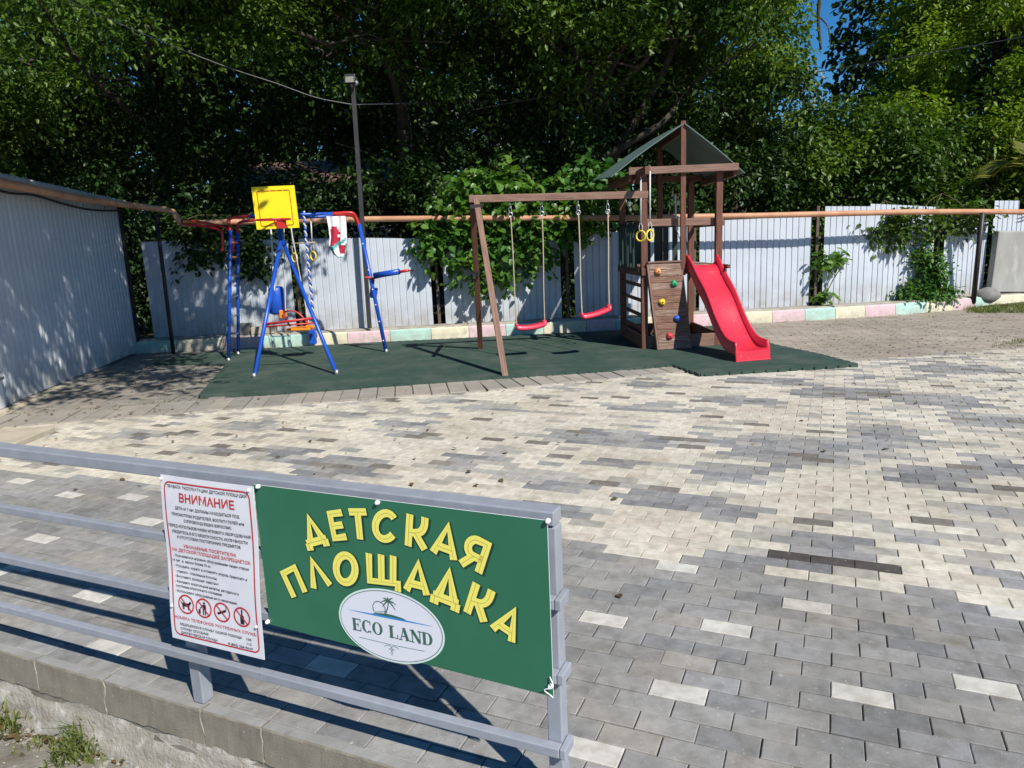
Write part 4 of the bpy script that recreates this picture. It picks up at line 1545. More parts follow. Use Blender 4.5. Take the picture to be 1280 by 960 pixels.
def swing(tl, tr, bl, br, label, sag, dep):
    root = thing('swing', label, 'swing', (bl + br) / 2, 'red swings on the wooden beam')
    chain_ropes(root, [(tl, bl), (tr, br)])
    b_ = MB()
    ax = (br - bl)
    sx = ax.normalized()
    ydir = Vector((-sx.y, sx.x, 0)).normalized()
    zdir = sx.cross(ydir)
    P_ = []
    nn = 12
    for i in range(nn + 1):
        t = i / nn
        p = bl + ax * (-.04 + 1.08 * t)
        curve = -sag * (1 - (2 * t - 1) ** 2) + .02 * (abs(2 * t - 1) > .9)
        row = []
        for (yy, zz) in ((-dep, -.026), (-dep, .014), (-dep * .8, .022), (dep * .8, .022), (dep, .014), (dep, -.030), (dep * .85, -.042), (-dep * .85, -.042)):
            row.append(p + ydir * yy + zdir * (zz + curve))
        row.append(row[0])
        P_.append(row)
    b_.grid(P_, flip=True)
    b_.f += [tuple(range(8)), tuple(len(b_.v) - 9 + k for k in range(8))[::-1]]
    b_.mi += [0, 0]
    b_.build('seat', M['swingred'], root, smooth=True)
    b_ = MB()
    for p in (bl, br):
        b_.box(p + zdir * .022, (.05, .09, .03), Matrix((sx, ydir, zdir)).transposed())
    b_.build('seat_end', M['swingred'], root, bevel=.006)


def bz(x): return SBA + (SBC - SBA) * ((x - SBA.x) / (SBC.x - SBA.x)) + Vector((0, 0, -.06))
swing(bz(.075), bz(.50), Vector((.10, 9.83, .47)), Vector((.485, 9.87, .505)), 'red plastic swing hanging level, nearer the leaning wooden leg', .025, .085)
swing(bz(.985), bz(1.385), Vector((.975, 9.62, .60)), Vector((1.345, 9.66, .695)), 'red plastic swing hanging tilted beside the wooden tower', .02, .085)


def gym_ring(c_, top, label, grp, r_=.068, mat='ropewhite'):
    root = thing('gym_ring', label, 'gym ring', c_, grp)
    b_ = MB()
    b_.tube([c_ + Vector((r_ * .78 * math.cos(a), r_ * .6 * math.cos(a) * (1 if c_.x > 0 and c_.y < 9.8 else -1), r_ * math.sin(a))) for a in [2 * math.pi * k / 22 for k in range(22)]], .0125, 7, closed=True)
    b_.build('ring', M['ringyellow'], root, smooth=True)
    b_ = MB()
    b_.tube([top, c_ + Vector((0, 0, r_ + .11))], .011, 6)
    b_.tube([c_ + Vector((-.02, 0, r_ + .0)), c_ + Vector((-.022, 0, r_ + .06)), c_ + Vector((0, 0, r_ + .12)), c_ + Vector((.022, 0, r_ + .06)), c_ + Vector((.02, 0, r_ + .0))], .006, 5)
    b_.build('rope', M[mat], root, smooth=True)


gym_ring(at(801, 295, 9.95), at(801, 214, 9.95), 'yellow gym ring hanging from the tower beam, left of two', 'yellow rings on the wooden tower')
gym_ring(at(812.5, 294, 9.62), at(812.5, 214, 9.62), 'yellow gym ring hanging from the tower beam, right of two', 'yellow rings on the wooden tower')
b = MB()
kp = [at(844, 243, 10.9), at(844.5, 262, 10.85), at(846, 285, 10.8), at(850, 296, 10.75), at(852.5, 318, 10.7)]
b.tube(smooth_path(kp, 5), .014, 6)
for t in kp[2:]: b.ball(t, .024)
tag(b.build('knotted_rope', M['ropewhite'], smooth=True), 'white knotted climbing rope hanging inside the wooden tower', 'rope')

# ------------------------------------------------------------------ blue and red steel playset
ps = thing('playground_climber', 'blue and red steel climbing frame with yellow hoop board', 'climbing frame', (-3.2, 10.6, MZ))
def tb(name, pts, mat, r=.022, parent=None, n_=6):
    b_ = MB()
    b_.tube(smooth_path(pts, n_) if len(pts) > 2 else pts, r, 10)
    return b_.build(name, M[mat], parent or ps, smooth=True)
L1, L2 = gr(286, 452, .02), gr(298, 444, .02)
L1t, L2t = at(288, 288, L1.y + .05), at(297, 291, L2.y)
for k, (a, c) in enumerate(((L1, L1t), (L2, L2t))):
    tb('ladder_post', [a, c], 'blue', .026)
    b = MB()
    for z in (.25, .55, .9, 1.3, 1.62):
        p = a + (c - a) * (z / c.z)
        b.tube([p, p + Vector((0, 0, .012))], .031, 8)
    b.build('collar', M['black'], ps, smooth=True)
for z in (.36, .66, .96, 1.27, 1.56, 1.78):
    p, q = L1 + (L1t - L1) * (z / L1t.z), L2 + (L2t - L2) * (z / L2t.z)
    tb('rung', [p, q], 'steel' if z < 1.5 else 'orange', .014)
E1, E2 = at(416, 267, 11.0), at(416, 270, 11.25)
R0 = gr(483, 441, .02)
RE = at(446, 268, 11.08)
B1 = [L1t, at(286, 276, 10.98), at(291, 272, 10.98), at(312, 270, 10.98)]
B2 = [L2t, at(297, 282, 11.5), at(303, 277, 11.48), at(320, 275, 11.45)]
tb('corner_tube', B1, 'red', .023)
tb('corner_tube', B2, 'red', .023)
tb('top_tube', [B1[-1], E1], 'blue', .023)
tb('top_tube', [B2[-1], E2], 'blue', .023)
tb('corner_tube', [E1, at(436, 266, 11.03), at(443, 268.5, 11.06), at(449, 282, 11.1)], 'red', .024)
tb('corner_tube', [E2, at(437, 269, 11.2), at(444, 273, 11.16), at(449.5, 287, 11.13)], 'red', .024)
tb('side_leg', [at(449, 280, 11.1), R0], 'blue', .030)
b = MB()
for t in (.15, .35, .5, .62, .75, .9):
    p = at(449, 280, 11.1).lerp(R0, t)
    b.tube([p + Vector((.0, -.034, 0)), p + Vector((0, -.04, 0))], .010, 6)
b.build('hole_cap', M['white'], ps)
A1, A2p = gr(318, 472, MZ), gr(421, 468, MZ)
AP = at(351, 302, 10.45)
tb('front_leg', [A1, AP], 'blue', .027)
tb('front_leg', [A2p, AP + Vector((.03, 0, 0))], 'blue', .027)
tb('neck_tube', [AP + Vector((.01, 0, -.04)), at(349, 285, 10.7), at(349.5, 272, 11.0)], 'blue', .033)
ca, cc = A1.lerp(AP, .37), A2p.lerp(AP, .40)
tb('cross_bar', [ca, cc], 'red', .017)
b = MB()
for p in (A1, A2p, R0, L1, L2): b.tube([p - Vector((0, 0, .02)), p + Vector((0, 0, .06))], .031, 8)
b.build('foot_cap', M['steel'], ps, smooth=True)
# hoop board
BY = 10.33
c1, c2, c3, c4 = at(314, 234, BY), at(367.5, 231.5, BY), at(374, 284.5, BY - .02), at(321, 287, BY - .02)
b = MB()
fr = [c4, c3, c2, c1]
b.add(fr + [p + Vector((0, .018, 0)) for p in fr], [(0, 1, 2, 3), (7, 6, 5, 4), (0, 4, 5, 1), (1, 5, 6, 2), (2, 6, 7, 3), (3, 7, 4, 0)])
bd_ = b.build('backboard', M['yellow'], ps)
def bq(x, y, o=-.004): return (c1 * (1 - x) + c2 * x) * (1 - y) + (c4 * (1 - x) + c3 * x) * y + Vector((0, o, 0))
b = MB()
rect = [(.12, .10), (.88, .10), (.88, .92), (.12, .92), (.12, .10)]
for a, c in zip(rect, rect[1:]):
    a, c = Vector(a), Vector(c)
    for k in range(5):
        p, q = a.lerp(c, k / 5 + .01), a.lerp(c, k / 5 + .185)
        b.beam(bq(*p), bq(*q), .006, .012, (0, 1, 0))
b.build('board_line', M['red'], bd_)
b = MB()
hc = at(342, 274.5, BY - .27)
b.tube([hc + Vector((.225 * math.cos(a), .225 * math.sin(a), 0)) for a in [2 * math.pi * k / 28 for k in range(28)]], .011, 7, closed=True)
b.tube([hc + Vector((-.06, .215, -.0)), hc + Vector((-.05, .27, -.08))], .010, 6)
b.box(hc + Vector((.03, .245, -.055)), (.13, .04, .11))
b.build('hoop', M['red'], bd_, smooth=False)
# side loop at the left
tb('pull_up_loop', [at(278, 314, 10.95), at(278, 296, 10.95), at(274, 287, 10.97), at(250, 282, 11.02), at(231, 280, 11.1), at(228, 277, 11.25), at(232, 275.5, 11.42), at(255, 278.5, 11.45), at(280, 284, 11.45), at(288, 291, 11.45), at(291, 300, 11.45), at(292, 316, 11.45)], 'red', .020)
b = MB()
b.tube(smooth_path([at(229, 277, 11.12), at(240, 279.5, 11.10), at(252, 281, 11.06)], 4), .026, 8)
b.build('grip', M['orange'], ps, smooth=True)
# arm on the right leg
tb('press_arm', [at(462, 350, 11.1), at(470, 347, 11.05), at(490, 343, 10.95)], 'red', .018)
tb('arm_pad', [at(468, 344.5, 10.98), at(499, 339.5, 10.85)], 'blue', .045)
tb('press_arm', [at(498, 340, 10.85), at(511, 338, 10.8)], 'red', .022)
tb('press_arm', [at(456, 347, 11.0), at(463, 347, 11.02), at(467, 351, 11.05), at(464, 362, 11.1)], 'red', .016)
tb('arm_tip', [at(510, 338.5, 10.8), at(521, 338, 10.75)], 'darkpost', .009)
b = MB()
b.box(at(467, 366, 11.12), (.11, .06, .16), Matrix.Rotation(.2, 3, 'Y'))
b.build('clamp', M['blue'], ps, bevel=.008)
b = MB()
b.box(at(391, 421, 11.05), (.10, .08, .22))
b.build('counterweight', M['blue'], ps, bevel=.01)

# things hanging from the frame
bag = thing('punching_bag', 'blue punching bag hanging on white rope in climbing frame', 'punching bag', at(346, 393, 10.75))
b = MB()
ba, bc_ = at(345, 359, 10.75), at(347, 392, 10.75)
rr = .112
b.tube([ba + Vector((0, 0, .012)), ba, ba.lerp(bc_, .06), ba.lerp(bc_, .5), ba.lerp(bc_, .94), bc_, bc_ - Vector((0, 0, .012))], [rr * .55, rr * .85, rr, rr * 1.03, rr, rr * .85, rr * .5], 16)
b.build('body', M['blue'], bag, smooth=True)
b = MB()
b.tube(smooth_path([at(338, 283, 10.98), at(339.5, 297, 10.9), at(341, 330, 10.78), at(343.5, 364, 10.64)], 4), .013, 6)
b.ball(at(339.5, 297, 10.9), .022)
b.build('rope', M['ropewhite'], bag, smooth=True)
ts = thing('toddler_swing', 'orange toddler swing seat with red guard bars in climbing frame', 'swing', at(376, 410, 10.75))
b = MB()
b.box(at(376, 410.5, 10.75), (.36, .30, .035))
b.box(at(354, 392, 10.75), (.05, .24, .12))
b.box(at(386, 408, 10.62), (.10, .03, .05))
b.build('seat', M['orange'], ts, bevel=.012)
b = MB()
for y in (10.62, 10.88):
    b.tube(smooth_path([at(355, 390, y), at(366, 388.5, y), at(376, 394, y), at(385, 405, y)], 4), .012, 6)
    b.tube([at(353, 393, y), at(363, 408, y)], .012, 6)
b.tube([at(333, 408.5, 10.6), at(395, 403.5, 10.6)], .013, 6)
b.build('guard_bar', M['red'], ts, smooth=True)
b = MB()
for (x0, y0, x1, y1, Y) in ((355, 285, 357, 390, 10.9), (364, 286, 386, 404, 10.9)):
    b.tube([at(x0, y0, Y), at(x1, y1, Y - .15)], .007, 5)
b.build('rope', M['ropewhite'], ts)
gym_ring(at(368, 322, 11.05), at(364, 284, 11.05), 'yellow gym ring under the hoop board, left of two', 'yellow rings on the climbing frame', .065)
gym_ring(at(391.5, 320, 11.05), at(388.5, 272, 11.05), 'yellow gym ring beside the striped rope, right of two', 'yellow rings on the climbing frame', .065)
b = MB()
b.tube([at(364.5, 304.5, 11.03), at(394, 303, 11.03)], .011, 6)
tz = b.build('trapeze_bar', M['rope'], smooth=True)
tag(tz, 'thin pale trapeze bar between the two yellow rings', 'trapeze bar')
rope = thing('climbing_rope', 'blue and white striped rope hanging from the climbing frame', 'rope', at(391, 395, 11.0))
b = MB()
r0, r1 = at(379.5, 264, 11.0), at(392, 398, 11.0)
for ph in range(2):
    pts = []
    for k in range(120):
        t = k / 119
        p = r0.lerp(r1, t)
        a = t * 2 * math.pi * 14 + ph * math.pi
        pts.append(p + Vector((.011 * math.cos(a), .011 * math.sin(a), 0)))
    b.tube(pts, .0135, 5, mi=ph)
b.build('strand', [M['ropewhite'], M['blue']], rope, smooth=True)
# towel over the top tube
b = MB()
tw = [[(408, 270.5), (431, 270)], [(410.5, 283), (432, 283)], [(412, 296), (432.5, 297)], [(411, 308), (431.5, 306)], [(416, 317), (431, 317)], [(425, 324), (427, 324.5)]]
P = []
for j in range(len(tw) - 1):
    for s_ in range(4):
        t = s_ / 4
        a = Vector(tw[j][0]).lerp(Vector(tw[j + 1][0]), t)
        c = Vector(tw[j][1]).lerp(Vector(tw[j + 1][1]), t)
        row = []
        for i in range(13):
            q = a.lerp(c, i / 12)
            row.append(at(q.x, q.y, 10.93 + .02 * math.sin(i * 1.1 + j * .5) - .03 * (j > 2) * math.sin(i * .6)))
        P.append(row)
tcol = []
for j in range(len(P) - 1):
    for i in range(12):
        y, x = j / (len(P) - 1), i / 12
        mi = 0
        if ((x - .32) / .30) ** 2 + ((y - .42) / .26) ** 2 < 1 and not (x > .45 and .34 < y < .42): mi = 1
        if .58 < y < .80 and x > .55: mi = 1
        if abs(y - (.70 - .25 * x)) < .05 or y > .92 or (y > .62 and x < .10): mi = 2
        tcol.append(mi)
b.grid(P, flip=True)
b.mi = tcol[:]
b.grid([[p + Vector((0, .06, 0)) for p in r_[::-1]] for r_ in P[:12]], flip=True)
b.grid([P[0], [p + Vector((0, .06, 0)) for p in P[0]]])
b.mi += [0] * (len(b.f) - len(b.mi))
tag(b.build('towel', [M['towel'], M['towelred'], M['towelteal']], smooth=True), 'white towel with red and teal print hung over the blue top tube', 'towel')

# ------------------------------------------------------------------ small loose things
def blockthing(name, mat, c, s_, rz, label, cat):
    b_ = MB()
    b_.box((0, 0, 0), s_, Matrix.Rotation(rz, 3, 'Z'))
    o = b_.build(name, M[mat], bevel=.01)
    o.location = c
    return tag(o, label, cat)
blockthing('concrete_block', 'stone', Vector((-4.62, 12.58, CT + .125)), (.22, .2, .19), .1, 'grey concrete block standing on the painted kerb by the ladder', 'block')
blockthing('concrete_block', 'slab', Vector((-4.28, 12.57, CT + .09)), (.40, .2, .12), -.05, 'flat pale concrete block lying on the painted kerb', 'block')
b = MB()
sp_ = at(1237, 372, 13.85)
P = []
q0 = at(1236, 318, 13.95)
M['dirty'] = pm('dirty_concrete', (.36, .355, .33), .93, (.25, .24, .215), 2.2, bump=.3, bscale=60, bdist=.006, stretch=(1, 1, .4), col3=(.45, .45, .43), scale3=3)
b.box((q0.x + 1.3, 14.05, .78), (2.55, .14, 1.15), Matrix.Rotation(.05, 3, 'Y') @ Matrix.Rotation(.12, 3, 'Z'))
tag(b.build('leaning_concrete', M['dirty'], bevel=.02), 'pale concrete panel leaning behind the kerb at the right', 'panel')
b = MB()
bc0 = at(1234, 369, 13.75)
b.ball(bc0, (.24, .17, .15), 0, 14, 9)
b.v = [tuple(Vector(v) + Vector((-.02 + .06 * mnoise.noise(Vector(v) * 5), .05 * mnoise.noise(Vector(v) * 5 + Vector((9, 0, 0))), .03 * mnoise.noise(Vector(v) * 4)))) for v in b.v]
tag(b.build('boulder', M['stone'], smooth=True), 'rounded grey boulder beside the leaning black post', 'boulder')

# ------------------------------------------------------------------ foliage
LEAFT = {}


def leaf_mesh(name, pos, d, side, size, mat, parent=None, width=.52, fold=.25, droop=.18, org=None, tint=None):
    """a mesh of leaves: pos base points, d axis, side across, size length. Six points a leaf."""
    n_ = len(pos)
    nrm = np.cross(d, side)
    s_ = size[:, None]
    w_ = s_ * width * .5
    base = pos
    m1 = pos + d * s_ * .35 - nrm * (s_ * droop * .05)
    m2 = pos + d * s_ * .75 - nrm * (s_ * droop * .5)
    tip = pos + d * s_ - nrm * (s_ * droop)
    l1 = m1 + side * w_ + nrm * (w_ * fold)
    l2 = m2 + side * w_ * .72 + nrm * (w_ * fold * .7)
    r1 = m1 - side * w_ + nrm * (w_ * fold)
    r2 = m2 - side * w_ * .72 + nrm * (w_ * fold * .7)
    V = np.stack([base, l1, l2, tip, r2, r1], 1).astype(np.float32)
    o0 = ORG.get(parent, Vector((0, 0, 0))) if org is None else Vector(org)
    V -= np.array(o0, np.float32)
    me = bpy.data.meshes.new(name)
    me.vertices.add(n_ * 6)
    me.vertices.foreach_set('co', V.ravel())
    idx = np.arange(n_)[:, None] * 6
    F = np.concatenate([idx + np.array([[0, 3, 2, 1]]), idx + np.array([[0, 5, 4, 3]])], 1).reshape(-1)
    me.loops.add(len(F))
    me.loops.foreach_set('vertex_index', F.astype(np.int32))
    me.polygons.add(n_ * 2)
    me.polygons.foreach_set('loop_start', (np.arange(n_ * 2) * 4).astype(np.int32))
    me.update(calc_edges=True)
    a = me.attributes.new('tint', 'FLOAT', 'POINT')
    tv = tint if tint is not None else np.clip(rng.normal(.42, .26, n_), 0, 1)
    a.data.foreach_set('value', np.repeat(tv, 6).astype(np.float32))
    me.materials.append(mat)
    o = link(bpy.data.objects.new(name, me))
    if parent: o.parent = parent
    elif org is not None: o.location = o0
    ORG[o] = o0
    return o


def norm(a): return a / (np.linalg.norm(a, axis=1, keepdims=True) + 1e-9)


def sprays(lobes, ntw, per, spread=.32, size=(.09, .16), shell=.45, gap=.0, seed=0, hang=.35, keep=None):
    """twigs scattered through ellipsoid lobes, each carrying a spray of leaves; returns pos, axis, side, size, tint"""
    g = np.random.default_rng(seed)
    vol = np.array([l[1][0] * l[1][1] * l[1][2] for l in lobes]) ** .8
    cnt = np.maximum(3, (ntw * vol / vol.sum()).astype(int))
    tw, ou = [], []
    for (c_, r_), k in zip(lobes, cnt):
        dd = norm(g.normal(size=(k, 3)))
        rad = shell + (1 - shell) * g.random(k) ** .6
        # uneven outline: bulges
        bul = np.array([1 + .28 * mnoise.noise(Vector(q) * 2.3 + Vector((c_[0], c_[1], seed))) for q in dd])
        p = dd * rad[:, None] * bul[:, None] * np.array(r_) + np.array(c_)
        tw.append(p)
        ou.append(norm(dd / np.array(r_)))
    tw, ou = np.concatenate(tw), np.concatenate(ou)
    if keep is not None:
        kk = np.array([keep(p) for p in tw])
        tw, ou = tw[kk], ou[kk]
    if gap > 0:
        kk = np.array([mnoise.noise(Vector(p) * .75 + Vector((seed * 3.1, 0, 0))) for p in tw]) > -1 + gap * 1.0
        kk |= g.random(len(tw)) < .12
        tw, ou = tw[kk], ou[kk]
    n_ = len(tw)
    ax = norm(ou * .8 + g.normal(size=(n_, 3)) * .55 + np.array([0, 0, -hang]))
    P = np.repeat(tw, per, 0)
    AX = np.repeat(ax, per, 0)
    N_ = n_ * per
    t = np.tile(np.linspace(-.7, 1, per), n_) + g.normal(0, .1, N_)
    sd_ = norm(np.cross(AX, g.normal(size=(N_, 3))))
    sgn = np.tile(np.where(np.arange(per) % 2, 1, -1), n_)[:, None]
    twside = np.repeat(norm(np.cross(ax, np.tile([0, 0, 1.], (n_, 1)) + g.normal(size=(n_, 3)) * .3)), per, 0)
    pos = P + AX * (t * spread)[:, None] + twside * sgn * .02 + g.normal(0, spread * .22, (N_, 3)) + np.array([0, 0, -1.]) * (np.clip(t, 0, 1)[:, None] ** 2 * spread * .35)
    d = norm(AX * .55 + twside * sgn * .9 + g.normal(size=(N_, 3)) * .35 + np.array([0, 0, -.30]))
    up = norm(np.tile([0, 0, 1.], (N_, 1)) + g.normal(size=(N_, 3)) * .45)
    side = norm(np.cross(up, d))
    sz = g.uniform(size[0], size[1], N_) * np.repeat(g.uniform(.8, 1.25, n_), per)
    tws = np.concatenate([np.full(k, g.normal(0, .16)) for k in cnt]) if keep is None and gap == 0 else 0
    tint = np.clip(np.repeat(g.normal(.40, .18, n_) + tws, per) + g.normal(0, .15, N_), 0, 1)
    return pos, d, side, sz, tint


def clumps(lobes, seed, f=.42):
    """break each big lobe into boughs: smaller lobes over its surface with gaps between them"""
    g = random.Random(seed)
    out_ = []
    for c_, r_ in lobes:
        vol_ = r_[0] * r_[1] * r_[2]
        k = max(6, int(7 + vol_ * .9))
        for i in range(k):
            d_ = Vector((g.gauss(0, 1), g.gauss(0, 1), g.gauss(.15, 1))).normalized()
            q = g.uniform(.45, .95)
            ff = f * g.uniform(.6, 1.15)
            out_.append((tuple(c_[j] + d_[j] * r_[j] * q for j in range(3)), (max(.4, r_[0] * ff), max(.4, r_[1] * ff), max(.28, r_[2] * ff * .75))))
    return out_


def trunk_mesh(b_, base, top, r0, r1, bend=.4, seed=0, n_=9):
    g = random.Random(seed)
    base, top = Vector(base), Vector(top)
    off1 = Vector((g.uniform(-bend, bend), g.uniform(-bend, bend), 0))
    pts = [base, base.lerp(top, .33) + off1, base.lerp(top, .66) - off1 * .5, top]
    path = smooth_path(pts, 4)
    k = len(path)
    b_.tube(path, [r0 + (r1 - r0) * (i / (k - 1)) ** .8 + (r0 * .35 * max(0, 1 - i / 2.0)) for i in range(k)], n_)
    return path


def tree(name, label, base, fork, lobes, ntw, per, mat, r0=.2, size=(.09, .16), seed=1, group='trees behind the fence', shell=.45, gap=.0, spread=.32, hang=.35, keep=None, cat='tree', clump=True, limbs=()):
    root = thing(name, label, cat, base, group)
    b_ = MB()
    path = trunk_mesh(b_, base, fork, r0, r0 * .62, .25, seed, 10)
    g = random.Random(seed)
    for i, (c_, r_) in enumerate(lobes):
        st = path[-1 - (i % 5)]
        en = Vector(c_) + Vector((g.uniform(-.3, .3), g.uniform(-.3, .3), g.uniform(-.2, .4))) * r_[2] * .5
        lp_ = trunk_mesh(b_, st, en, r0 * .42, r0 * .10, .35, seed + i, 7)
        for k in range(4):
            q = lp_[len(lp_) // 2 + k]
            dv = Vector((g.gauss(0, 1) * r_[0], g.gauss(0, 1) * r_[1], g.gauss(0, .6) * r_[2])) * .5
            trunk_mesh(b_, q, q + dv, r0 * .14, .012, .15, seed + i * 7 + k, 5)
    for lm, ra, rb in limbs:
        lm = smooth_path(lm, 4)
        b_.tube(lm, [ra + (rb - ra) * i / (len(lm) - 1) for i in range(len(lm))], 9)
    b_.build('trunk', M['bark'], root, smooth=True)
    P_ = sprays(clumps(lobes, seed) if clump else lobes, ntw, per, spread, size, .3 if clump else shell, gap, seed, hang, keep)
    leaf_mesh('crown', P_[0], P_[1], P_[2], P_[3], M[mat], root, tint=P_[4])
    return root


def V3(*a): return tuple(a)


# overhanging trees: their crowns stand above the picture and shade the wood behind the fence
SZ = (.075, .135)
tree('walnut_tree', 'tall leafy tree behind the shed, its boughs hanging over the upper left', (-8.0, 17.2, .1), (-7.4, 16.6, 5.4),
     [((-7.5, 14.5, 7.4), (2.8, 2.4, 2.1)), ((-5.0, 13.2, 6.7), (2.6, 2.2, 1.5)), ((-9.9, 14.5, 5.6), (2.4, 2.2, 2.4)), ((-4.6, 15.6, 8.0), (2.4, 2.2, 2.0)), ((-7.0, 12.2, 5.5), (1.8, 1.3, .8)), ((-5.4, 12.1, 5.1), (1.1, .8, .5)), ((-5.0, 16.8, 6.0), (2.6, 1.5, 1.8)), ((-8.6, 17.6, 9.0), (3, 2, 2.2))], 5600, 13, 'leaf', .24, SZ, seed=11)
tree('walnut_tree', 'dark trunked tree right of the lamp pole', (-1.85, 15.3, .1), (-2.0, 15.4, 5.2),
     [((-2.6, 14.6, 7.4), (2.6, 2.6, 2.0)), ((-.4, 13.4, 7.2), (2.5, 2.4, 1.6)), ((-2.4, 17.4, 8.6), (2.8, 2.2, 2.4)), ((-3.0, 12.6, 6.5), (2.2, 1.6, 1.0)), ((-.6, 17.6, 6.6), (2.4, 1.6, 2.0)), ((-2.0, 14.2, 4.9), (1.7, .7, .9)), ((-3.6, 12.7, 5.2), (1.3, .7, .5))], 6000, 13, 'leaf', .22, SZ, seed=12)
tree('walnut_tree', 'thick leaning tree rising behind the swing beam', (1.55, 15.3, .1), (1.75, 15.4, 4.6),
     [((1.6, 14.2, 7.2), (2.7, 2.6, 1.9)), ((4.0, 15.2, 6.9), (2.4, 2.4, 2.1)), ((1.4, 17.8, 8.4), (3.0, 2.0, 2.4)), ((3.0, 13.4, 6.5), (2.1, 1.7, 1.1)), ((4.6, 16.8, 5.4), (1.6, 1.8, 1.6)), ((2.6, 18.2, 5.6), (2.4, 1.5, 2.0)), ((4.9, 18.0, 8.6), (1.8, 1.8, 2.2)), ((1.9, 14.3, 4.6), (1.8, .7, 1.0)), ((3.2, 13.4, 5.4), (1.9, .8, .7)), ((5.0, 14.6, 5.0), (1.2, .9, 1.0)), ((.6, 13.4, 5.4), (1.3, .7, .5))], 7200, 13, 'leaf', .21, SZ, seed=13,
     limbs=[([(1.55, 15.3, 2.2), at(760, 205, 15.3), at(800, 140, 15.2), at(832, 82, 15.2), at(850, 20, 15.2)], .13, .06)])
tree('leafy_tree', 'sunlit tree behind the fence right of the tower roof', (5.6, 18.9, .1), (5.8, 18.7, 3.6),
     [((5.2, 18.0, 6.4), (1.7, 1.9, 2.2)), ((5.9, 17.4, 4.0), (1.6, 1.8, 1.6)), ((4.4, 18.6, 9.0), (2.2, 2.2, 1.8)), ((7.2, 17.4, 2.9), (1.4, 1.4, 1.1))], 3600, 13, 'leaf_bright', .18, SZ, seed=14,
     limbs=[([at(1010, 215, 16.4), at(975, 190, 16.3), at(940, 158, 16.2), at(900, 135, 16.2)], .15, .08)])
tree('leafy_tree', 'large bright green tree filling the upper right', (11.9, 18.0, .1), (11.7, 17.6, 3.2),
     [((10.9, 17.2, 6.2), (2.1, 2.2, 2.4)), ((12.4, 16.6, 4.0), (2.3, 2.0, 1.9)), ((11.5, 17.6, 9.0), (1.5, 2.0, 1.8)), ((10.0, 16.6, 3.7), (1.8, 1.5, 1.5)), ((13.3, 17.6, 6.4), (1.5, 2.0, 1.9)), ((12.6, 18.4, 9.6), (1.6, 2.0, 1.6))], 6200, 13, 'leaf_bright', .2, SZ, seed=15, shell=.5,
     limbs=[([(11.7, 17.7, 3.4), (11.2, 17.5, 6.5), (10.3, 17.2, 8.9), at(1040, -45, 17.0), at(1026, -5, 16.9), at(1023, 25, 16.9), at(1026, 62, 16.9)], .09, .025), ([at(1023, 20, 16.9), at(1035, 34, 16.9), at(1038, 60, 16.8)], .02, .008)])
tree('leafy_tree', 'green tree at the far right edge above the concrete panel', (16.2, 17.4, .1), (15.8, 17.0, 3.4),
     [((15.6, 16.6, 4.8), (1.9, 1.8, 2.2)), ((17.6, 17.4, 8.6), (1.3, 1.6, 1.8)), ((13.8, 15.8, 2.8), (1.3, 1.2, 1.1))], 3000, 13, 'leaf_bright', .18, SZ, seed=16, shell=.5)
# a bough from a tree outside the picture on the left shades the shed and the yard corner
tree('shade_tree', 'leafy tree outside the left edge whose boughs shade the shed', (-9.6, 3.2, -.02), (-8.0, 3.8, 4.0),
     [((-4.3, 5.2, 5.6), (1.7, 1.4, .6)), ((-2.4, 5.0, 5.4), (1.5, 1.4, .55)), ((-3.0, 7.3, 5.7), (1.4, 1.3, .55)), ((-4.4, 7.6, 5.9), (1.5, 1.5, .6)), ((-7.0, 4.6, 5.6), (2.0, 1.6, .8)), ((-3.3, 6.2, 5.9), (1.6, 1.6, .5)), ((-2.3, 8.9, 5.75), (1.6, 1.1, .5)), ((-3.4, 6.4, 6.6), (2.2, 2.4, .5))], 2000, 13, 'leaf', .24, seed=17, group='trees in front of the fence', gap=.75, clump=False)

# understorey behind the fence: each shrub tree a thing
US = [(-9.3, 14.8, 2.4, 2.0), (-7.4, 14.6, 2.0, 1.7), (-5.6, 14.8, 1.9, 1.6), (-3.9, 14.9, 1.9, 1.7), (-2.2, 14.7, 2.0, 1.8), (-.4, 14.6, 2.1, 1.7), (1.4, 14.8, 2.1, 1.7), (3.2, 14.9, 2.0, 1.6), (4.9, 15.0, 2.0, 1.6), (6.6, 15.4, 2.1, 1.6), (8.4, 15.4, 2.0, 1.5), (10.2, 15.6, 2.2, 1.6), (12.2, 15.9, 2.4, 1.7), (14.4, 16.0, 2.4, 1.8)]
UL = ['shaded shrub tree behind the shed roof', 'shaded shrub tree above the shed corner', 'shaded shrub tree above the left fence panel', 'shaded shrub tree behind the yellow hoop board', 'shaded shrub tree behind the lamp pole',
      'shaded shrub tree left of the wooden swing beam', 'shaded shrub tree behind the wooden swing beam', 'shaded shrub tree behind the tower roof', 'shrub tree right of the tower roof', 'leafy shrub tree above the middle right fence panel',
      'leafy shrub tree under the gap of blue sky', 'leafy shrub tree over the right fence panel', 'leafy shrub tree behind the weedy fence gap', 'leafy shrub tree behind the concrete panel']
for i, ((x, y, zc, r_), lb) in enumerate(zip(US, UL)):
    tall = 1.0 if x < 6 else .72
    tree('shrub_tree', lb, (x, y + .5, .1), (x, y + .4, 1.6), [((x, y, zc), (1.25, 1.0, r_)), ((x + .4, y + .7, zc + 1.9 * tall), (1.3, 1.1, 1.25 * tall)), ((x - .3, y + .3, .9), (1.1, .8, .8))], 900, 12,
         'leaf_dark' if x < 6 else 'leaf', .07, (.08, .14), seed=40 + i, group='shrub trees behind the fence', shell=.25, cat='shrub tree')

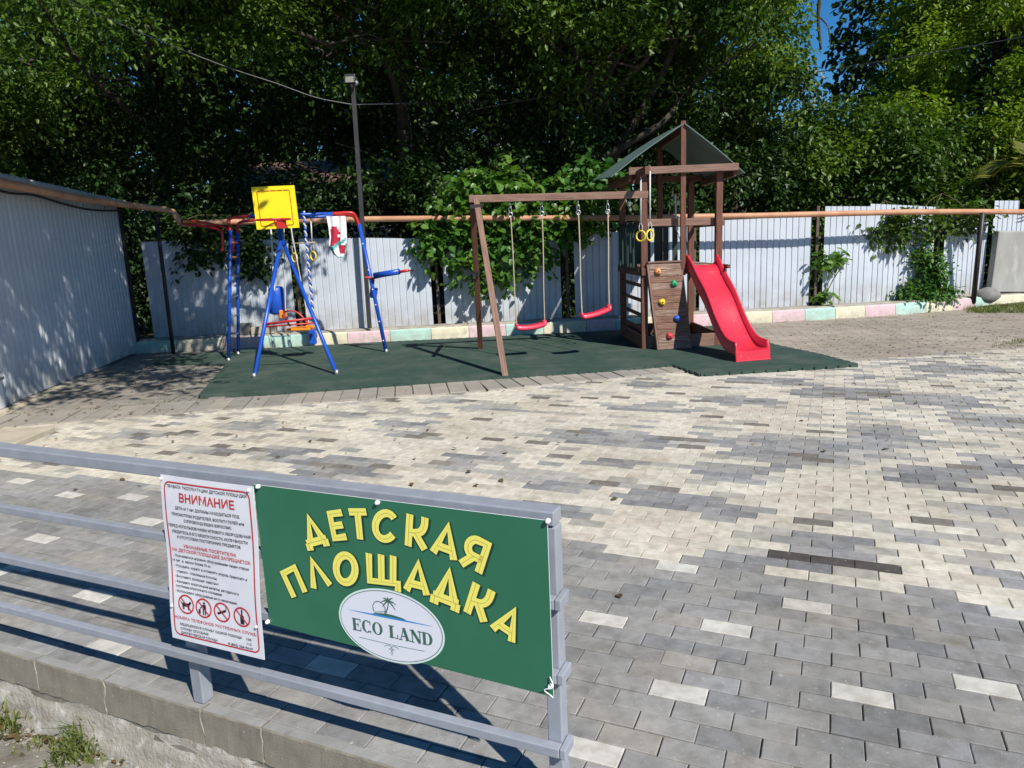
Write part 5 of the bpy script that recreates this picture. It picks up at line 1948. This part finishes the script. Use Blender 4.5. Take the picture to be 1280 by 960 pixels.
# far wood behind everything: one mass
lob = [((x, 27 + 1.5 * math.sin(x), 5.5 if x < 7.5 or x > 13 else 2.4), (2.4, 2.0, 7.5 if x < 7.5 or x > 13 else 2.6)) for x in np.arange(-21, 31, 2.1)]
P_ = sprays(lob, 13000, 11, .6, (.24, .42), .3, 0, 77)
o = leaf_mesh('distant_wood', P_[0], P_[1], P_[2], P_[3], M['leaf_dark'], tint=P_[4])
tag(o, 'dark mass of woodland behind the trees', kind='stuff')

# pale house glimpsed through the trees on the left
hs = thing('house', 'pale house with red roof glimpsed through trees behind the climbing frame', 'house', (-5.2, 20.6, 0))
b = MB()
b.box((-5.2, 23.0, 1.75), (4.6, 4.0, 3.5))
b.build('wall', M['housewall'], hs)
b = MB()
b.add([(-7.8, 20.7, 3.45), (-2.6, 20.7, 3.45), (-2.6, 25.3, 3.45), (-7.8, 25.3, 3.45), (-7.8, 23, 4.3), (-2.6, 23, 4.3)], [(0, 1, 5, 4), (2, 3, 4, 5), (1, 2, 5), (3, 0, 4), (0, 3, 2, 1)])
b.build('roof', M['houseroof'], hs)
for x in (-6.6, -5.2, -3.8):
    b = MB()
    b.box((x, 20.97, 2.9), (.8, .08, 1.1))
    f_ = b.build('window', M['white'], hs)
    b = MB()
    b.box((x, 20.93, 2.9), (.66, .06, .96))
    b.build('pane', M['glass'], f_)
for k in range(7):
    b = MB()
    b.box((-4.7, 20.2, 2.0 + k * .13), (3.2, .04, .06))
    b.build('balcony_rail', M['white'], hs)

# climbing shrub over the fence in the middle
vs_ = thing('climbing_shrub', 'bright broad leaved climber spilling over the fence behind the swings', 'shrub', (.2, 13.2, CT))
vl = [((-1.0, 12.75, 1.75), (.75, .28, .50)), ((.1, 12.75, 1.75), (.9, .30, .75)), ((.9, 12.85, 2.1), (.9, .35, .55)), ((-.2, 12.85, 2.45), (1.0, .35, .45)), ((-.45, 12.62, 1.15), (.55, .22, .40)), ((1.35, 12.95, 2.55), (.8, .35, .4)), ((-.9, 12.9, 2.05), (.6, .3, .35))]
P_ = sprays(vl, 420, 11, .20, (.10, .165), .2, 0, 5, .5)
leaf_mesh('foliage', P_[0], P_[1], P_[2], P_[3], M['leaf_vine'], vs_, width=.8, tint=P_[4])
tag(bpy.data.objects['foliage'], kind='stuff')
b = MB()
g = random.Random(3)
for k in range(34):
    x = g.uniform(-1.0, 1.5)
    b.tube(smooth_path([(x * .6 + .1, 13.25, .2), (x * .8, 13.1, 1.0), (x, 12.95, 1.6 + g.random() * .5), (x + g.uniform(-.4, .4), 12.75, 2.1 + g.random() * .5)], 4), .011, 5)
b.build('stem', M['stem'], vs_, smooth=True)
q = sprays(vl, 110, 2, .16, (.10, .155), .92, 0, 9, .4)
front = np.argsort(q[0][:, 1])[:170]
tm = None
for k in front:                                                 # the largest leaves, each a part
    if tm is None:
        z3 = np.zeros((1, 3))
        lo = leaf_mesh('leaf', z3, np.array([[0, 1., 0]]), np.array([[1., 0, 0]]), np.array([1.0]), M['leaf_vine'], vs_, width=.82, org=(0, 0, 0), tint=np.array([.75]))
        tm = lo.data
        o = lo
    else:
        o = link(bpy.data.objects.new('leaf', tm))
        o.parent = vs_
    d_, s_ = Vector(q[1][k]), Vector(q[2][k])
    n_ = s_.cross(d_)
    mtx = Matrix((s_, d_, n_)).transposed().to_4x4() @ Matrix.Scale(float(q[3][k]), 4)
    mtx.translation = Vector(q[0][k]) - ORG[vs_]
    o.matrix_basis = mtx


def shrub(name, label, base, lobes, ntw, per, mat, size, seed, spread=.15, width=.6, grp=None, cat='plant'):
    root = thing(name, label, cat, base, grp)
    b_ = MB()
    g_ = random.Random(seed)
    for c_, r_ in lobes:
        for k in range(4):
            e_ = Vector(c_) + Vector((g_.uniform(-1, 1) * r_[0], g_.uniform(-.5, .5) * r_[1], g_.uniform(-.2, .9) * r_[2]))
            b_.tube(smooth_path([Vector(base), Vector(base).lerp(e_, .5) + Vector((0, 0, .08)), e_], 4), .006, 5)
    b_.build('stem', M['stem'], root, smooth=True)
    P2 = sprays(lobes, ntw, per, spread, size, .15, 0, seed, .2)
    o_ = leaf_mesh('foliage', P2[0], P2[1], P2[2], P2[3], M[mat], root, width=width, tint=P2[4])
    tag(o_, kind='stuff')
    return root


xb = fx(1150)
bpos = Vector((xb, curb_y(xb) + .15, CT + .02))
shrub('weed_bush', 'green weedy bush growing on the kerb over the right fence', bpos,
      [((bpos.x - .1, bpos.y, .38), (.52, .18, .17)), ((bpos.x + .10, bpos.y + .02, .75), (.28, .17, .32)), ((bpos.x - .12, bpos.y + .05, 1.05), (.22, .13, .18)), ((bpos.x + .35, bpos.y, .33), (.28, .15, .11))], 250, 9, 'leaf_vine', (.05, .095), 21, grp='plants on the kerb')
x2 = fx(1030, 330)
shrub('sapling', 'small leafy sapling in the fence gap right of the slide', Vector((x2 - .05, curb_y(x2) + .30, CT)),
      [((x2 + .05, curb_y(x2) + .2, 1.02), (.28, .12, .12)), ((x2 - .1, curb_y(x2) + .22, .36), (.14, .12, .10))], 26, 8, 'leaf_vine', (.09, .15), 22, grp='plants on the kerb')
for k, (px, py, w_, h_, nn, lb) in enumerate(((1120, 283, 1.0, .28, 90, 'leafy bough hanging over the orange pipe at the right'), (1195, 274, .8, .3, 70, 'leafy bough hanging by the leaning black post'), (262, 305, .7, .45, 120, 'dark leafy bough drooping behind the red pull up loop'), (318, 318, .45, .5, 90, 'dark leafy bough drooping beside the yellow hoop board'))):
    y = fence_y(fx(px, py)) - (.05 if k < 2 else -.02)
    c_ = at(px, py, y)
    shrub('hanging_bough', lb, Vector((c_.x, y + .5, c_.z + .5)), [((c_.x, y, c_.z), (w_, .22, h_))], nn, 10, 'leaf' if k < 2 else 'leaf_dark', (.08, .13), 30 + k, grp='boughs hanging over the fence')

# palm at the right edge
pr_ = thing('palm', 'yellowish palm fronds at the right edge above the fence', 'palm', (13.3, 15.2, .1))
b = MB()
ptop = at(1300, 205, 15.0)
b.tube([(ptop.x, 15.0, .1), (ptop.x, 15.0, 1.6), tuple(ptop)], [.14, .13, .10], 9)
b.build('trunk', M['bark'], pr_, smooth=True)
pos, dd, ss, sz, ti = [], [], [], [], []
g = np.random.default_rng(5)
for k in range(13):
    a = 2 * math.pi * k / 13
    el_ = g.uniform(-.3, .9)
    v = np.array([math.cos(a) * math.cos(el_), math.sin(a) * math.cos(el_), math.sin(el_)])
    for j in range(26):
        t = j / 25
        p = np.array(ptop) + v * (.25 + .95 * t) + np.array([0, 0, -.5 * t * t])
        sdv = np.cross(v, [0, 0, 1.])
        sdv /= np.linalg.norm(sdv)
        for s_ in (-1, 1):
            pos.append(p); d_ = v * .75 + sdv * s_ * .8 + np.array([0, 0, -.25]); d_ /= np.linalg.norm(d_)
            dd.append(d_); q_ = np.cross(d_, [0, 0, 1.]); ss.append(q_ / np.linalg.norm(q_)); sz.append(.42 - .2 * abs(t - .4)); ti.append(g.uniform(.2, 1))
leaf_mesh('frond', np.array(pos), np.array(dd), np.array(ss), np.array(sz), M['palm'], pr_, width=.09, tint=np.array(ti))


# ------------------------------------------------------------------ grass, weeds and litter
def grass(name, spots, label):
    """spots: (x,y,z,radius,count,height)"""
    vs_, fs_, ti = [], [], []
    g_ = random.Random(len(spots) * 7 + 1)
    for (x, y, z, r_, cn, hh) in spots:
        for _ in range(cn):
            a, rr_ = g_.uniform(0, 6.283), r_ * math.sqrt(g_.random())
            p = Vector((x + rr_ * math.cos(a), y + rr_ * math.sin(a), z))
            ln = hh * g_.uniform(.45, 1.1)
            a2 = g_.uniform(0, 6.283)
            lean = g_.uniform(.15, .9)
            dv = Vector((math.cos(a2) * lean, math.sin(a2) * lean, 1)).normalized()
            sdv = Vector((-math.sin(a2), math.cos(a2), 0)) * g_.uniform(.0018, .0042) * (1 + hh)
            k = len(vs_)
            m_ = p + dv * ln * .55
            t_ = p + dv * ln * .9 + Vector((math.cos(a2), math.sin(a2), -.6)) * ln * .35 * lean
            vs_ += [p - sdv, p + sdv, m_ + sdv * .8, m_ - sdv * .8, t_]
            fs_ += [(k, k + 1, k + 2, k + 3), (k + 3, k + 2, k + 4)]
            ti += [g_.random()] * 5
    me = bpy.data.meshes.new(name)
    me.from_pydata([tuple(v) for v in vs_], [], fs_)
    a = me.attributes.new('tint', 'FLOAT', 'POINT')
    a.data.foreach_set('value', ti)
    me.materials.append(M['grass'])
    return tag(link(bpy.data.objects.new(name, me)), label, kind='stuff')


GZ = -.325
sp_l = []
for px, py, r_, cn, hh in ((100, 932, .06, 90, .17), (120, 925, .05, 70, .22), (112, 940, .07, 90, .14), (85, 945, .06, 60, .12), (128, 932, .06, 60, .19), (10, 900, .06, 80, .19), (22, 912, .05, 50, .16), (0, 890, .05, 60, .18), (55, 928, .06, 16, .07), (140, 945, .08, 30, .07), (70, 957, .06, 20, .08), (35, 935, .05, 14, .06)):
    p = gr(px, py, GZ)
    sp_l.append((p.x, p.y, GZ - .01, r_, cn, hh))
grass('grass_tufts', sp_l, 'green grass tufts at the foot of the rough wall')
sp_r = []
g = random.Random(8)
for _ in range(160):
    px, py = g.uniform(1207, 1300), g.uniform(379, 391)
    p = gr(px, py)
    sp_r.append((p.x, p.y, -.01, .12, 26, .13))
for _ in range(40):
    px, py = g.uniform(1240, 1300), g.uniform(424, 436)
    p = gr(px, py)
    sp_r.append((p.x, p.y, -.01, .10, 10, .06))
grass('grass_strip', sp_r, 'strip of grass in front of the right kerb')
sp_j = []
for _ in range(90):                                            # weeds in the joints of the old paving
    x, y = g.uniform(-6.0, -3.7), g.uniform(7.6, 11.8)
    sp_j.append((x, y, .0, g.uniform(.02, .07), g.randint(4, 14), .035))
for _ in range(150):
    x, y = g.uniform(4.4, 10.5), g.uniform(9.2, 13.0)
    sp_j.append((x, y, -.01, g.uniform(.03, .09), g.randint(4, 12), .035))
for _ in range(26):
    x, y = g.uniform(-4.3, -1.6), g.uniform(5.6, 7.3)
    sp_j.append((x, y, -.01, g.uniform(.02, .05), g.randint(3, 9), .022))
for _ in range(70):
    x = g.uniform(-5, 8)
    sp_j.append((x, curb_y(x) - .03, -.01, .05, 7, .05))
grass('joint_weeds', sp_j, 'small weeds growing in the paving joints')
b = MB()                                                        # crumbled mortar and grit at the wall foot
for _ in range(420):
    px = g.uniform(-20, 340)
    p = gr(px, 908 + px * .215 + abs(g.gauss(0, 16)) - 6, GZ)
    r_ = g.uniform(.002, .008) * (1 if g.random() < .93 else 2.2)
    b.ball((p.x, p.y, GZ + r_ * .4), (r_, r_ * g.uniform(.6, 1), r_ * .7), 0, 5, 3)
tag(b.build('grit', M['rough']), 'crumbs of mortar and grit at the foot of the rough wall', kind='stuff')
# fallen leaves
pos, dd, ss, sz = [], [], [], []
for _ in range(520):
    k = g.random()
    if k < .42: x, y, z = g.uniform(-6.1, -3.4), g.uniform(7.2, 12.2), .024
    elif k < .66: x, y, z = g.uniform(4.0, 10), g.uniform(8.8, 13.2), .010
    elif k < .80: x, y, z = g.uniform(-4.3, .5), g.uniform(4.6, 8.3), .016
    elif k < .90: x, y, z = g.uniform(-3.4, 3.6), g.uniform(8.6, 12), .042
    else: x, y, z = g.uniform(-3, 7), g.uniform(2.6, 8), .010
    if y < terrace_edge(x) + .1: continue
    a = g.uniform(0, 6.283)
    tl_ = g.uniform(-.15, .25)
    d_ = Vector((math.cos(a), math.sin(a), tl_)).normalized()
    s_ = Vector((-math.sin(a), math.cos(a), g.uniform(-.3, .3))).normalized()
    pos.append((x, y, z)); dd.append(d_); ss.append(s_); sz.append(g.uniform(.02, .055))
o = leaf_mesh('fallen_leaves', np.array(pos), np.array(dd), np.array(ss), np.array(sz), M['leaf_litter'], width=.6)
tag(o, 'dry fallen leaves scattered on the paving', kind='stuff')
pos, dd, ss, sz = [], [], [], []
for _ in range(260):                                           # dead leaves at the wall foot
    px = g.uniform(0, 330)
    p = gr(px, 915 + px * .21 + g.uniform(-14, 10), GZ)
    a = g.uniform(0, 6.283)
    pos.append((p.x, p.y, GZ + g.uniform(.0, .02))); dd.append(Vector((math.cos(a), math.sin(a), g.uniform(-.3, .5))).normalized()); ss.append(Vector((-math.sin(a), math.cos(a), g.uniform(-.4, .4))).normalized()); sz.append(g.uniform(.015, .04))
o = leaf_mesh('dead_leaves', np.array(pos), np.array(dd), np.array(ss), np.array(sz), M['leaf_litter'], width=.6)
tag(o, 'brown dead leaves along the foot of the rough wall', kind='stuff')
